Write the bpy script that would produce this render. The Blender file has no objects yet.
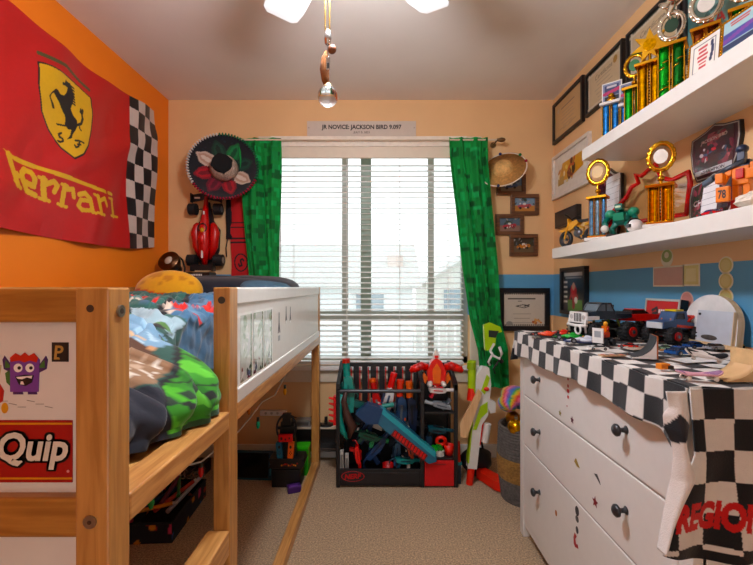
import bpy, bmesh, math, random
import numpy as np
from mathutils import Vector, Matrix, Euler, noise as mnoise
from mathutils.geometry import tessellate_polygon
rnd = random.Random(7)
PI = math.pi
SC = bpy.context.scene
COL = SC.collection
FPX, VX, VY, CH = 410.0, 380.0, 287.0, 1.164      # focal length in px, vanishing point, camera height

def W(px, py, Y):                                  # photo pixel at distance Y -> room point
    return Vector(((px - VX) * Y / FPX, Y, CH + (VY - py) * Y / FPX))
def YX(px, X): return X * FPX / (px - VX)          # distance of a point on the plane x = X
def on_left(px, py):                               # (y, z) on the orange wall
    Y = -1.422 * FPX / (px - VX); return (Y, CH + (VY - py) * Y / FPX)
def on_right(px, py, X=1.19):
    Y = X * FPX / (px - VX); return (Y, CH + (VY - py) * Y / FPX)

# ------------------------------------------------------------------ colour + materials
def lin(c):
    if isinstance(c, str):
        c = c.lstrip('#'); c = [int(c[i:i + 2], 16) for i in (0, 2, 4)]
    o = []
    for v in c[:3]:
        v = v / 255.0
        o.append(v / 12.92 if v <= .04045 else ((v + .055) / 1.055) ** 2.4)
    o = [v ** 1.12 for v in o]; y = .3 * o[0] + .6 * o[1] + .1 * o[2]      # contrast and saturation raised in every colour, to offset flat light
    return tuple(min(1, max(0, y + (v - y) * 1.1)) for v in o)
_M = {}
def mat(name, col='#888888', rough=.5, metal=0.0, var=.06, scale=30, bump=0.0, bscale=120, bdist=.002, emit=0.0, coat=0.0, sheen=0.0, stretch=None):
    if name in _M: return _M[name]
    m = bpy.data.materials.new(name); m.use_nodes = True; nt = m.node_tree; N = nt.nodes; L = nt.links
    p = N['Principled BSDF']; c = lin(col)
    tc = N.new('ShaderNodeTexCoord'); mp = N.new('ShaderNodeMapping'); L.new(tc.outputs['Object'], mp.inputs[0])
    if stretch: mp.inputs['Scale'].default_value = stretch
    nz = N.new('ShaderNodeTexNoise'); nz.inputs['Scale'].default_value = scale; nz.inputs['Detail'].default_value = 3
    L.new(mp.outputs[0], nz.inputs['Vector'])
    cr = N.new('ShaderNodeValToRGB'); L.new(nz.outputs['Fac'], cr.inputs[0])
    cr.color_ramp.elements[0].position = .3; cr.color_ramp.elements[1].position = .7
    cr.color_ramp.elements[0].color = tuple(max(0, v * (1 - var)) for v in c) + (1,)
    cr.color_ramp.elements[1].color = tuple(min(1, v * (1 + var)) for v in c) + (1,)
    L.new(cr.outputs[0], p.inputs['Base Color'])
    p.inputs['Roughness'].default_value = rough; p.inputs['Metallic'].default_value = metal
    if coat: p.inputs['Coat Weight'].default_value = coat; p.inputs['Coat Roughness'].default_value = .12
    if sheen: p.inputs['Sheen Weight'].default_value = sheen
    if emit:
        p.inputs['Emission Color'].default_value = c + (1,); p.inputs['Emission Strength'].default_value = emit
    if bump:
        nb = N.new('ShaderNodeTexNoise'); nb.inputs['Scale'].default_value = bscale; nb.inputs['Detail'].default_value = 4
        L.new(mp.outputs[0], nb.inputs['Vector'])
        b = N.new('ShaderNodeBump'); b.inputs['Strength'].default_value = bump; b.inputs['Distance'].default_value = bdist
        L.new(nb.outputs['Fac'], b.inputs['Height']); L.new(b.outputs[0], p.inputs['Normal'])
    _M[name] = m; return m
def K(col, rough=.38, metal=0.0):                  # moulded plastic / enamel / metal by colour
    return mat('finish %s %g %g' % (col, rough, metal), col, rough, metal, var=.05)
def paint_mat(name, rough=.6, bump=0.0, bscale=300, sheen=0, coat=0):
    if name in _M: return _M[name]
    m = bpy.data.materials.new(name); m.use_nodes = True; nt = m.node_tree; N = nt.nodes; L = nt.links
    p = N['Principled BSDF']; a = N.new('ShaderNodeAttribute'); a.attribute_name = 'pattern'
    nz = N.new('ShaderNodeTexNoise'); nz.inputs['Scale'].default_value = 60
    tc = N.new('ShaderNodeTexCoord'); L.new(tc.outputs['Object'], nz.inputs['Vector'])
    mx = N.new('ShaderNodeMix'); mx.data_type = 'RGBA'; mx.blend_type = 'MULTIPLY'; mx.inputs['Factor'].default_value = .12
    L.new(a.outputs['Color'], mx.inputs['A']); L.new(nz.outputs['Fac'], mx.inputs['B']); L.new(mx.outputs['Result'], p.inputs['Base Color'])
    p.inputs['Roughness'].default_value = rough
    if sheen: p.inputs['Sheen Weight'].default_value = sheen
    if coat: p.inputs['Coat Weight'].default_value = coat; p.inputs['Coat Roughness'].default_value = .05
    if bump:
        nb = N.new('ShaderNodeTexNoise'); nb.inputs['Scale'].default_value = bscale; L.new(tc.outputs['Object'], nb.inputs['Vector'])
        b = N.new('ShaderNodeBump'); b.inputs['Strength'].default_value = bump; b.inputs['Distance'].default_value = .003
        L.new(nb.outputs['Fac'], b.inputs['Height']); L.new(b.outputs[0], p.inputs['Normal'])
    _M[name] = m; return m
def wood(name, c1, c2, axis='z', rough=.42, scale=9):
    if name in _M: return _M[name]
    m = bpy.data.materials.new(name); m.use_nodes = True; nt = m.node_tree; N = nt.nodes; L = nt.links
    p = N['Principled BSDF']; tc = N.new('ShaderNodeTexCoord'); mp = N.new('ShaderNodeMapping')
    L.new(tc.outputs['Object'], mp.inputs[0])
    s = {'x': (.7, 9, 9), 'y': (9, .7, 9), 'z': (9, 9, .7)}[axis]; mp.inputs['Scale'].default_value = s
    nz = N.new('ShaderNodeTexNoise'); nz.inputs['Scale'].default_value = scale; nz.inputs['Detail'].default_value = 6; nz.inputs['Distortion'].default_value = .6
    L.new(mp.outputs[0], nz.inputs['Vector'])
    cr = N.new('ShaderNodeValToRGB'); cr.color_ramp.elements[0].position = .36; cr.color_ramp.elements[1].position = .64
    cr.color_ramp.elements[0].color = lin(c1) + (1,); cr.color_ramp.elements[1].color = lin(c2) + (1,)
    L.new(nz.outputs['Fac'], cr.inputs[0]); L.new(cr.outputs[0], p.inputs['Base Color'])
    p.inputs['Roughness'].default_value = rough; p.inputs['Coat Weight'].default_value = .25; p.inputs['Coat Roughness'].default_value = .25
    b = N.new('ShaderNodeBump'); b.inputs['Strength'].default_value = .08; L.new(nz.outputs['Fac'], b.inputs['Height']); L.new(b.outputs[0], p.inputs['Normal'])
    _M[name] = m; return m
def clear(name, tint='#ffffff', gloss=.06, rough=.02):
    if name in _M: return _M[name]
    m = bpy.data.materials.new(name); m.use_nodes = True; nt = m.node_tree; N = nt.nodes; L = nt.links
    N.remove(N['Principled BSDF']); t = N.new('ShaderNodeBsdfTransparent'); t.inputs[0].default_value = lin(tint) + (1,)
    g = N.new('ShaderNodeBsdfGlossy'); g.inputs['Roughness'].default_value = rough
    mx = N.new('ShaderNodeMixShader'); mx.inputs[0].default_value = gloss; L.new(t.outputs[0], mx.inputs[1]); L.new(g.outputs[0], mx.inputs[2])
    L.new(mx.outputs[0], N['Material Output'].inputs['Surface']); _M[name] = m; return m

# ------------------------------------------------------------------ lettering
_TX = {}
def text_mesh(s, bold=0.0):
    k = (s, bold)
    if k in _TX: return _TX[k]
    cu = bpy.data.curves.new('lettering', 'FONT'); cu.body = s; cu.size = 1; cu.offset = bold; cu.resolution_u = 3
    ob = bpy.data.objects.new('lettering', cu); COL.objects.link(ob)
    dg = bpy.context.evaluated_depsgraph_get(); me = bpy.data.meshes.new_from_object(ob.evaluated_get(dg))
    me.calc_loop_triangles()
    V = np.array([v.co[:2] for v in me.vertices]); T = np.array([t.vertices[:] for t in me.loop_triangles])
    lo = V.min(0); hi = V.max(0); V = (V - (lo + hi) / 2) / (hi - lo)
    bpy.data.objects.remove(ob); bpy.data.curves.remove(cu); bpy.data.meshes.remove(me)
    _TX[k] = (V, T); return _TX[k]

# ------------------------------------------------------------------ pattern canvas (flat dye / print, per vertex)
class Cv:
    def __init__(s, P, base): s.P = P; s.c = np.tile(np.array(lin(base)), (len(P), 1)); s.r = np.random.RandomState(3)
    def fill(s, mask, col): s.c[mask] = lin(col)
    def rect(s, x0, y0, x1, y1, col):
        x, y = s.P[:, 0], s.P[:, 1]; s.fill((x >= x0) & (x <= x1) & (y >= y0) & (y <= y1), col)
    def frame(s, x0, y0, x1, y1, t, col):
        s.rect(x0, y0, x1, y0 + t, col); s.rect(x0, y1 - t, x1, y1, col); s.rect(x0, y0, x0 + t, y1, col); s.rect(x1 - t, y0, x1, y1, col)
    def ell(s, cx, cy, rx, ry, col, rot=0):
        dx, dy = s.P[:, 0] - cx, s.P[:, 1] - cy; ca, sa = math.cos(rot), math.sin(rot)
        s.fill(((dx * ca + dy * sa) / rx) ** 2 + ((-dx * sa + dy * ca) / ry) ** 2 <= 1, col)
    def inpoly(s, pts):
        x, y = s.P[:, 0], s.P[:, 1]; ins = np.zeros(len(x), bool); n = len(pts)
        for i in range(n):
            x0, y0 = pts[i]; x1, y1 = pts[(i + 1) % n]
            if y0 == y1: continue
            c = ((y0 > y) != (y1 > y)) & (x < (x1 - x0) * (y - y0) / (y1 - y0) + x0); ins ^= c
        return ins
    def poly(s, pts, col): s.fill(s.inpoly(pts), col)
    def stroke(s, pts, w, col):
        x, y = s.P[:, 0], s.P[:, 1]; m = np.zeros(len(x), bool)
        for (a, b), (c, d) in zip(pts, pts[1:]):
            vx, vy = c - a, d - b; L = max(vx * vx + vy * vy, 1e-12); t = np.clip(((x - a) * vx + (y - b) * vy) / L, 0, 1)
            m |= (x - a - t * vx) ** 2 + (y - b - t * vy) ** 2 <= (w / 2) ** 2
        s.fill(m, col)
    def text(s, t, cx, cy, w, h, col, bold=0.0, shear=0.0):
        V, T = text_mesh(t, bold); x, y = s.P[:, 0], s.P[:, 1]; m = np.zeros(len(x), bool)
        X = cx + V[:, 0] * w + V[:, 1] * h * shear; Yv = cy + V[:, 1] * h
        sel = np.where((x > X.min()) & (x < X.max()) & (y > Yv.min()) & (y < Yv.max()))[0]
        if not len(sel): return
        px, py = x[sel], y[sel]; hit = np.zeros(len(sel), bool)
        for a, b, c in T:
            d1 = (px - X[b]) * (Yv[a] - Yv[b]) - (X[a] - X[b]) * (py - Yv[b])
            d2 = (px - X[c]) * (Yv[b] - Yv[c]) - (X[b] - X[c]) * (py - Yv[c])
            d3 = (px - X[a]) * (Yv[c] - Yv[a]) - (X[c] - X[a]) * (py - Yv[a])
            hit |= ~(((d1 < 0) | (d2 < 0) | (d3 < 0)) & ((d1 > 0) | (d2 > 0) | (d3 > 0)))
        m[sel[hit]] = True; s.fill(m, col)
    def blotch(s, n, x0, y0, x1, y1, r0, r1, cols):
        for i in range(n):
            s.ell(s.r.uniform(x0, x1), s.r.uniform(y0, y1), s.r.uniform(r0, r1), s.r.uniform(r0, r1) * .6, cols[i % len(cols)], s.r.uniform(0, 3))
    def lines(s, x0, x1, y0, dy, n, t, col):
        for i in range(n):
            k = s.r.uniform(0, .25) * (x1 - x0); s.rect(x0 + k, y0 - i * dy - t, x1 - k, y0 - i * dy, col)

# ------------------------------------------------------------------ mesh builder
FRONT = Matrix(((1, 0, 0, 0), (0, 0, -1, 0), (0, 1, 0, 0), (0, 0, 0, 1)))      # plane x,z facing -y
def Fm(x, y, z, rot=0): return Matrix.Translation((x, y, z)) @ FRONT @ Matrix.Rotation(rot, 4, 'Z')
def Up(x, y, z, rot=0): return Matrix.Translation((x, y, z)) @ Matrix.Rotation(rot, 4, 'Z')
def Sd(x, y, z, rot=0):                            # plane facing -x (a drawer front seen from the left)
    return Matrix.Translation((x, y, z)) @ Matrix.Rotation(-PI / 2, 4, 'Z') @ FRONT @ Matrix.Rotation(rot, 4, 'Z')
class MB:
    def __init__(s): s.v = []; s.f = []; s.mi = []; s.sm = []; s.m = []; s.c = {}; s.T = Matrix.Identity(4)
    def add(s, vs, fs, m, smooth=False, cols=None):
        if m not in s.m: s.m.append(m)
        k = s.m.index(m); o = len(s.v)
        for p in vs: s.v.append(tuple(s.T @ Vector(p)))
        for f in fs: s.f.append([i + o for i in f]); s.mi.append(k); s.sm.append(smooth)
        if cols is not None:
            for i, c in enumerate(cols): s.c[o + i] = c
        return s
    def bx(s, x0, x1, y0, y1, z0, z1, m):
        v = [(x, y, z) for x in (x0, x1) for y in (y0, y1) for z in (z0, z1)]
        return s.add(v, [(0, 1, 3, 2), (4, 6, 7, 5), (0, 4, 5, 1), (2, 3, 7, 6), (0, 2, 6, 4), (1, 5, 7, 3)], m)
    def box(s, c, d, m, r=None, taper=1.0):
        R = Euler(r).to_matrix() if r else Matrix.Identity(3); c = Vector(c); v = []
        for x in (-.5, .5):
            for y in (-.5, .5):
                for z in (-.5, .5):
                    k = taper if z > 0 else 1
                    v.append(c + R @ Vector((x * d[0] * k, y * d[1] * k, z * d[2])))
        return s.add(v, [(0, 1, 3, 2), (4, 6, 7, 5), (0, 4, 5, 1), (2, 3, 7, 6), (0, 2, 6, 4), (1, 5, 7, 3)], m)
    def cyl(s, a, b, r, m, r2=None, n=16, cap=True):
        a = Vector(a); b = Vector(b); d = (b - a).normalized(); r2 = r if r2 is None else r2
        q = d.to_track_quat('Z', 'Y').to_matrix(); v = []
        for p, rr in ((a, r), (b, r2)):
            for i in range(n):
                t = 2 * PI * i / n; v.append(p + q @ Vector((math.cos(t) * rr, math.sin(t) * rr, 0)))
        s.add(v, [(i, (i + 1) % n, n + (i + 1) % n, n + i) for i in range(n)], m, True)
        if cap: s.add(v, [tuple(range(n))[::-1], tuple(range(n, 2 * n))], m, False)
        return s
    def tube(s, pts, r, m, n=8, closed=False):
        P = [Vector(p) for p in pts]; K_ = len(P); v = []; up = Vector((.13, .31, .94)).normalized()
        for i, p in enumerate(P):
            if closed: d = P[(i + 1) % K_] - P[i - 1]
            else: d = P[min(i + 1, K_ - 1)] - P[max(i - 1, 0)]
            d = d.normalized(); a = d.cross(up)
            if a.length < .05: a = d.cross(Vector((1, 0, 0)))
            a.normalize(); b = d.cross(a); rr = r[i] if isinstance(r, (list, tuple)) else r
            for j in range(n):
                t = 2 * PI * j / n; v.append(p + (a * math.cos(t) + b * math.sin(t)) * rr)
        f = []
        for i in range(K_ if closed else K_ - 1):
            o, q = i * n, ((i + 1) % K_) * n
            for j in range(n): f.append((o + j, o + (j + 1) % n, q + (j + 1) % n, q + j))
        if not closed: f += [tuple(range(n))[::-1], tuple(range((K_ - 1) * n, K_ * n))]
        return s.add(v, f, m, True)
    def ell(s, c, r, m, n=16, k=10, rot=None, cols=None):
        if not isinstance(r, (tuple, list)): r = (r, r, r)
        R = Euler(rot).to_matrix() if rot else Matrix.Identity(3); c = Vector(c); v = [c + R @ Vector((0, 0, -r[2]))]
        for i in range(1, k):
            a = -PI / 2 + PI * i / k
            for j in range(n):
                t = 2 * PI * j / n; v.append(c + R @ Vector((r[0] * math.cos(a) * math.cos(t), r[1] * math.cos(a) * math.sin(t), r[2] * math.sin(a))))
        v.append(c + R @ Vector((0, 0, r[2]))); f = []
        for j in range(n): f.append((0, 1 + (j + 1) % n, 1 + j))
        for i in range(k - 2):
            o = 1 + i * n
            for j in range(n): f.append((o + j, o + (j + 1) % n, o + n + (j + 1) % n, o + n + j))
        o = 1 + (k - 2) * n
        for j in range(n): f.append((o + j, o + (j + 1) % n, len(v) - 1))
        return s.add(v, f, m, True, cols(v) if cols else None)
    def lathe(s, prof, m, M=None, n=24, smooth=True, wob=None):
        M = M or Matrix.Identity(4); v = []; f = []
        for i, (r, z) in enumerate(prof):
            for j in range(n):
                t = 2 * PI * j / n; k = 1 + (wob(t) if wob else 0); v.append(M @ Vector((r * k * math.cos(t), r * k * math.sin(t), z)))
        for i in range(len(prof) - 1):
            for j in range(n): f.append((i * n + j, i * n + (j + 1) % n, (i + 1) * n + (j + 1) % n, (i + 1) * n + j))
        f.append(tuple(range(n))[::-1]); f.append(tuple(range((len(prof) - 1) * n, len(prof) * n)))
        return s.add(v, f, m, smooth)
    def torus(s, c, R, r, m, M=None, n=28, k=10, sx=1.0, sy=1.0):
        M = M or FRONT; c = Vector(c); v = []; f = []
        for i in range(n):
            a = 2 * PI * i / n
            for j in range(k):
                b = 2 * PI * j / k; v.append(c + M.to_3x3() @ Vector(((R + r * math.cos(b)) * math.cos(a) * sx, (R + r * math.cos(b)) * math.sin(a) * sy, r * math.sin(b))))
        for i in range(n):
            for j in range(k): f.append((i * k + j, ((i + 1) % n) * k + j, ((i + 1) % n) * k + (j + 1) % k, i * k + (j + 1) % k))
        return s.add(v, f, m, True)
    def prism(s, poly, d, m, M, side=None):        # face at M's z=0, thickness d behind it
        n = len(poly); v = [M @ Vector((x, y, 0)) for x, y in poly] + [M @ Vector((x, y, -d)) for x, y in poly]
        tri = tessellate_polygon([[Vector((x, y, 0)) for x, y in poly]]); f = []
        for a, b, c in tri:
            (ax, ay), (bx_, by), (cx, cy) = poly[a], poly[b], poly[c]
            if (bx_ - ax) * (cy - ay) - (by - ay) * (cx - ax) < 0: b, c = c, b
            f.append((a, b, c)); f.append((n + a, n + c, n + b))
        area = sum(poly[i][0] * poly[(i + 1) % n][1] - poly[(i + 1) % n][0] * poly[i][1] for i in range(n))
        g = [((i + 1) % n, i, n + i, n + (i + 1) % n) if area > 0 else (i, (i + 1) % n, n + (i + 1) % n, n + i) for i in range(n)]
        s.add(v, f, m); return s.add(v, g, side or m)
    def disc(s, M, rx, ry, d, m, n=28): return s.prism([(rx * math.cos(2 * PI * i / n), ry * math.sin(2 * PI * i / n)) for i in range(n)], d, m, M)
    def text(s, t, w, h, m, M, bold=0.0, shear=0.0, lift=.0006):
        V, T = text_mesh(t, bold)
        return s.add([M @ Vector((x * w + y * h * shear, y * h, lift)) for x, y in V], [tuple(int(i) for i in q) for q in T], m)
    def surf(s, fn, nu, nv, m, closed=False, smooth=True):
        v = [fn(i / nu, j / nv) for i in range(nu + (0 if closed else 1)) for j in range(nv + 1)]; f = []; q = nv + 1; k = nu if closed else nu
        for i in range(nu):
            a, b = i * q, ((i + 1) % (nu if closed else nu + 1)) * q
            for j in range(nv): f.append((a + j, b + j, b + j + 1, a + j + 1))
        return s.add(v, f, m, smooth)
    def sheet(s, fn, uv, nu, nv, m, base, art, smooth=True):   # printed cloth / paper: fn -> point, uv -> pattern coordinate
        pts, co = [], []
        for i in range(nu + 1):
            for j in range(nv + 1): pts.append(fn(i / nu, j / nv)); co.append(uv(i / nu, j / nv))
        cv = Cv(np.array(co, float), base); art(cv); q = nv + 1
        f = [(i * q + j, (i + 1) * q + j, (i + 1) * q + j + 1, i * q + j + 1) for i in range(nu) for j in range(nv)]
        return s.add(pts, f, m, smooth, cv.c)
    def print(s, w, h, M, base, art, m=None, res=.0035, lift=.0008):   # flat print centred on M
        m = m or paint_mat('printed paper', .55); nu = max(2, int(w / res)); nv = max(2, int(h / res))
        return s.sheet(lambda u, v: M @ Vector(((u - .5) * w, (v - .5) * h, lift)), lambda u, v: ((u - .5) * w, (v - .5) * h), nu, nv, m, base, art, False)
    def build(s, name, parent=None, bevel=0.0, seg=2, sub=0, solid=0.0, loc=None, rot=None, label=None):
        me = bpy.data.meshes.new(name); me.from_pydata(s.v, [], s.f)
        for m in s.m: me.materials.append(m)
        me.polygons.foreach_set('material_index', s.mi); me.polygons.foreach_set('use_smooth', s.sm)
        if s.c:
            at = me.attributes.new('pattern', 'FLOAT_COLOR', 'POINT'); a = np.ones((len(s.v), 4), np.float32)
            ix = np.array(list(s.c.keys())); a[ix, :3] = np.array(list(s.c.values())); at.data.foreach_set('color', a.ravel())
        me.update(); o = bpy.data.objects.new(name, me); COL.objects.link(o)
        if solid:
            d = o.modifiers.new('thickness', 'SOLIDIFY'); d.thickness = solid; d.offset = 0
        if bevel:
            d = o.modifiers.new('rounded edges', 'BEVEL'); d.width = bevel; d.segments = seg; d.limit_method = 'ANGLE'; d.angle_limit = .6
        if sub:
            d = o.modifiers.new('smooth', 'SUBSURF'); d.levels = sub; d.render_levels = sub
        if parent: o.parent = parent
        if loc: o.location = loc
        if rot: o.rotation_euler = rot
        if label: o['label'] = label
        return o
def thing(name, label, cat, loc=(0, 0, 0), rz=0.0, group=None, rot=None):
    o = bpy.data.objects.new(name, None); COL.objects.link(o); o.empty_display_size = .05
    o.location = loc; o.rotation_euler = rot or (0, 0, rz); return tag(o, label, cat, group)
def tag(o, label, cat, group=None, kind=None):
    o['label'] = label; o['category'] = cat
    if group: o['group'] = group
    if kind: o['kind'] = kind
    return o
def struct(b, name, label, cat, **k): return tag(b.build(name, **k), label, cat, kind='structure')
def recenter(o):                                   # put a one-mesh thing's origin at the middle of its base
    vs = [v.co for v in o.data.vertices]; c = Vector(((min(v.x for v in vs) + max(v.x for v in vs)) / 2, (min(v.y for v in vs) + max(v.y for v in vs)) / 2, min(v.z for v in vs)))
    o.data.transform(Matrix.Translation(-c)); o.location = o.location + c; return o
def one(b, name, label, cat, group=None, **k): return tag(recenter(b.build(name, **k)), label, cat, group)
def copy_tree(o, parent=None):
    c = o.copy(); COL.objects.link(c)
    if parent: c.parent = parent
    for ch in list(o.children): copy_tree(ch, c)
    return c
def lerp(a, b, t): return a + (b - a) * t
def interp(xs, ys, x):
    if x <= xs[0]: return ys[0]
    for a, b, c, d in zip(xs, xs[1:], ys, ys[1:]):
        if x <= b: return c + (d - c) * (x - a) / (b - a)
    return ys[-1]
def nz(x, y, z=0.0): return mnoise.noise(Vector((x, y, z)))
WORLD, EXPO, LAMP = 1.2, 0.95, 122
# ================================================================== room shell
ORANGE = mat('orange wall paint', '#f08c1c', .6, var=.03, scale=4, bump=.05, bscale=220)
PEACH = mat('peach wall paint', '#e5c195', .62, var=.03, scale=4, bump=.05, bscale=220)
BLUE = mat('blue wall paint', '#6aa4c6', .62, var=.03, scale=4, bump=.05, bscale=220)
CEIL = mat('ceiling paint', '#e9e1d9', .8, var=.02, scale=4, bump=.25, bscale=90)
WHITE = mat('white paint', '#e6e4e0', .4, var=.02)
TRIMW = mat('cream trim paint', '#ddd2bf', .45, var=.02)
def carpet_mat():
    m = mat('tan carpet', '#bda384', .95, var=.48, scale=130, bump=1.0, bscale=160, bdist=.012, sheen=.15)
    return m
b = MB()
XS = [-1.55, -.753, .616, 1.29]; ZS = [0, .63, .97, 1.25, 2.17, 2.446]
for i in range(3):
    for j in range(5):
        if i == 1 and 1 <= j <= 3: continue
        b.bx(XS[i], XS[i + 1], 2.81, 2.95, ZS[j], ZS[j + 1], BLUE if j == 2 else PEACH)
struct(b, 'wall_back', 'peach window wall with a blue painted band across it', 'wall')
b = MB(); b.bx(-1.55, -1.45, -.75, 2.81, 0, 2.446, ORANGE); struct(b, 'wall_left', 'bright orange wall behind the bed', 'wall')
b = MB()
for z0, z1, m in ((0, .97, PEACH), (.97, 1.25, BLUE), (1.25, 2.446, PEACH)): b.bx(1.19, 1.29, -.75, 2.81, z0, z1, m)
struct(b, 'wall_right', 'peach wall with blue band behind the shelves and dresser', 'wall')
b = MB()
for x0, x1, z0, z1 in ((-1.55, -.26, 0, 2.446), (.26, 1.29, 0, 2.446), (-.26, .26, 2.05, 2.446)): b.bx(x0, x1, -.85, -.75, z0, z1, PEACH)  # unseen wall; doorway narrowed to cut the light from behind
struct(b, 'wall_front', 'peach wall with an open doorway opposite the window', 'wall')
b = MB(); b.bx(-1.55, 1.29, -.85, 2.95, -.1, 0, carpet_mat()); struct(b, 'floor', 'tan speckled carpet floor', 'floor')
b = MB(); b.bx(-1.55, 1.29, -.85, 2.95, 2.446, 2.55, CEIL); struct(b, 'ceiling', 'pale grey textured ceiling', 'ceiling')
for nm, q, lb in (('baseboard_back', (-1.45, 1.19, 2.795, 2.81), 'white baseboard under the window'), ('baseboard_left', (-1.45, -1.435, -.75, 2.795), 'white baseboard along the orange wall'),
                  ('baseboard_right', (1.175, 1.19, -.75, 2.795), 'white baseboard along the dresser wall')):
    b = MB(); b.bx(*q, 0, .09, WHITE); struct(b, nm, lb, 'baseboard', bevel=.004)
# window with its sashes
VINYL = mat('window vinyl', '#b9bcb4', .45, var=.02)  # white vinyl with its backlit grey put into the colour
win = thing('window_1', 'white framed window behind the slatted blind', 'window', (-.07, 2.88, .63)); win['kind'] = 'structure'
b = MB(); X0, X1, Z0, Z1 = -.683, .686, 0, 1.54
for q in ((X0, X0 + .045, Z0, Z1), (X1 - .045, X1, Z0, Z1), (X0, X1, Z0, Z0 + .05), (X0, X1, Z1 - .05, Z1)): b.bx(q[0], q[1], 0, .05, q[2], q[3], VINYL)
b.build('window_frame', win, .004)
b = MB(); b.bx(-.066, .008, .005, .045, .05, 1.49, mat('window mullion', '#9aa89c', .5)); b.build('window_mullion', win, .004)  # overlapped sashes, their darker backlit grey put into the colour
b = MB(); b.bx(-.197, -.155, -.005, .03, .05, 1.49, VINYL); b.build('sash_stile', win, .003)
b = MB(); b.bx(.407, .449, -.005, .03, .05, 1.49, VINYL); b.build('sash_stile', win, .003)
b = MB(); b.bx(-.64, .64, -.008, .03, .305, .365, VINYL); b.build('meeting_rail', win, .003)
GL = clear('window glass', '#f4f8f8')
for x0, x1 in ((-.638, -.066), (.008, .641)):
    b = MB(); b.bx(x0, x1, .022, .026, .05, 1.49, GL); b.build('window_pane', win)
tr = thing('trim_1', 'pale window casing with a projecting sill', 'window trim', (-.07, 2.81, .5)); tr['kind'] = 'structure'
b = MB()
b.bx(-.76, -.683, -.018, 0, .13, 1.67, TRIMW); b.bx(.686, .763, -.018, 0, .13, 1.67, TRIMW); b.bx(-.76, .763, -.018, 0, 1.67, 1.69, TRIMW)
b.build('window_casing', tr, .003)
b = MB(); b.bx(-.79, .79, -.05, 0, .1, .13, WHITE); b.bx(-.683, .686, 0, .07, .1, .1299, WHITE); b.build('window_sill', tr, .006)
b = MB(); b.bx(-.74, .74, -.016, 0, .015, .1, TRIMW); b.build('window_apron', tr, .003)
# venetian blind
SL = mat('white blind slat', '#eceae6', .4, var=.015)
bl = thing('venetian_blind', 'white slatted blind lowered over the window', 'blind', (-.065, 2.79, .64))
b = MB(); b.bx(-.665, .645, -.055, -.035, 1.385, 1.46, TRIMW); b.bx(-.665, .645, -.06, -.035, 1.46, 1.53, mat('blind cornice', '#e8e0d2', .45)); b.bx(-.66, .64, -.035, .03, 1.44, 1.52, SL)
b.build('valance', bl, .004)
b = MB()
for i in range(37):
    z = .045 + i * .0362; b.box((-.012, 0, z), (1.285, .05, .0026), SL, (math.radians(7), 0, 0))
b.build('slats', bl)
b = MB(); b.bx(-.655, .63, -.026, .026, .0, .022, SL); b.build('bottom_rail', bl, .004)
for x in (-.52, -.16, .2, .53):
    b = MB()
    for y in (-.026, .026): b.cyl((x, y, .02), (x, y, 1.44), .0012, SL, n=6)
    b.build('ladder_cord', bl)
b = MB(); b.cyl((-.6, -.045, .75), (-.6, -.045, 1.42), .0035, K('#dddcd8', .3), n=8); b.build('tilt_wand', bl)
# outside: neighbouring houses and a railing
b = MB(); b.bx(-40, 40, 4, 60, -2.7, -2.6, mat('pale ground outside', '#d9dad6', .9)); struct(b, 'ground_outside', 'pale snowy ground outside the window', 'ground')
SID = mat('grey white siding', '#eceeee', .7); ROOF = mat('grey shingles', '#d2d0cc', .8, var=.12, scale=12)
def house(loc, w, d, h, rh, label, wallm, ridge='x'):
    t = thing('house', label, 'house', loc)
    b = MB(); b.bx(-w / 2, w / 2, 0, d, 0, h, wallm); b.build('house_walls', t)
    b = MB()
    if ridge == 'x':
        for sg in (0, 1):
            b.add([(-w / 2 - .3, -.4 if not sg else d + .4, h - .15), (w / 2 + .3, -.4 if not sg else d + .4, h - .15), (w / 2 + .3, d / 2, h + rh), (-w / 2 - .3, d / 2, h + rh)], [(0, 1, 2, 3)], ROOF)
        for x in (-w / 2, w / 2): b.add([(x, 0, h), (x, d, h), (x, d / 2, h + rh)], [(0, 1, 2)], wallm)
    else:
        for sg in (-1, 1): b.add([(sg * (w / 2 + .4), -.4, h - .15), (0, -.4, h + rh), (0, d, h + rh), (sg * (w / 2 + .4), d, h - .15)], [(0, 1, 2, 3)], ROOF)
        b.add([(-w / 2, 0, h), (w / 2, 0, h), (0, 0, h + rh)], [(0, 1, 2)], wallm)
    b.build('house_roof', t, solid=.1)
    for x in (-w * .28, w * .22):
        b = MB(); b.bx(x - .5, x + .5, -.06, 0, h - 1.5, h - .4, K('#9fa9b0', .2)); b.build('house_window', t)
    return t
hs = house((-1.6, 15, -2.6), 5.6, 6, 3.9, 1.7, 'pale house with a long grey roof beyond the window', SID)
b = MB(); b.bx(1.9, 2.5, 1, 1.7, 3.6, 5.0, K('#dccdc6', .8)); b.build('chimney', hs)
house((6.2, 24, -2.6), 7, 7, 4.0, 2.2, 'farther house with its gable end towards the window', mat('cream siding', '#dfdcd6', .7), 'y')
rl = thing('railing', 'white balcony railing outside the lower window', 'railing', (0, 6.5, -.5))
b = MB(); b.bx(-3, 3, -.03, .03, 1.05, 1.12, SL); b.bx(-3, 3, -.03, .03, .1, .16, SL); b.build('top_and_bottom_bars', rl)
b = MB()
for i in range(48): b.bx(-3 + i * .127 - .012, -3 + i * .127 + .012, -.012, .012, .16, 1.05, SL)
b.build('balusters', rl); b = MB()
for x in (-3, 3): b.bx(x - .05, x + .05, -.05, .05, -2.1, 1.2, SL)
b.bx(-3, 3, .1, 1.6, -.1, 0.1, K('#b7b2a8', .8)); b.build('balcony_deck', rl)
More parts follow.
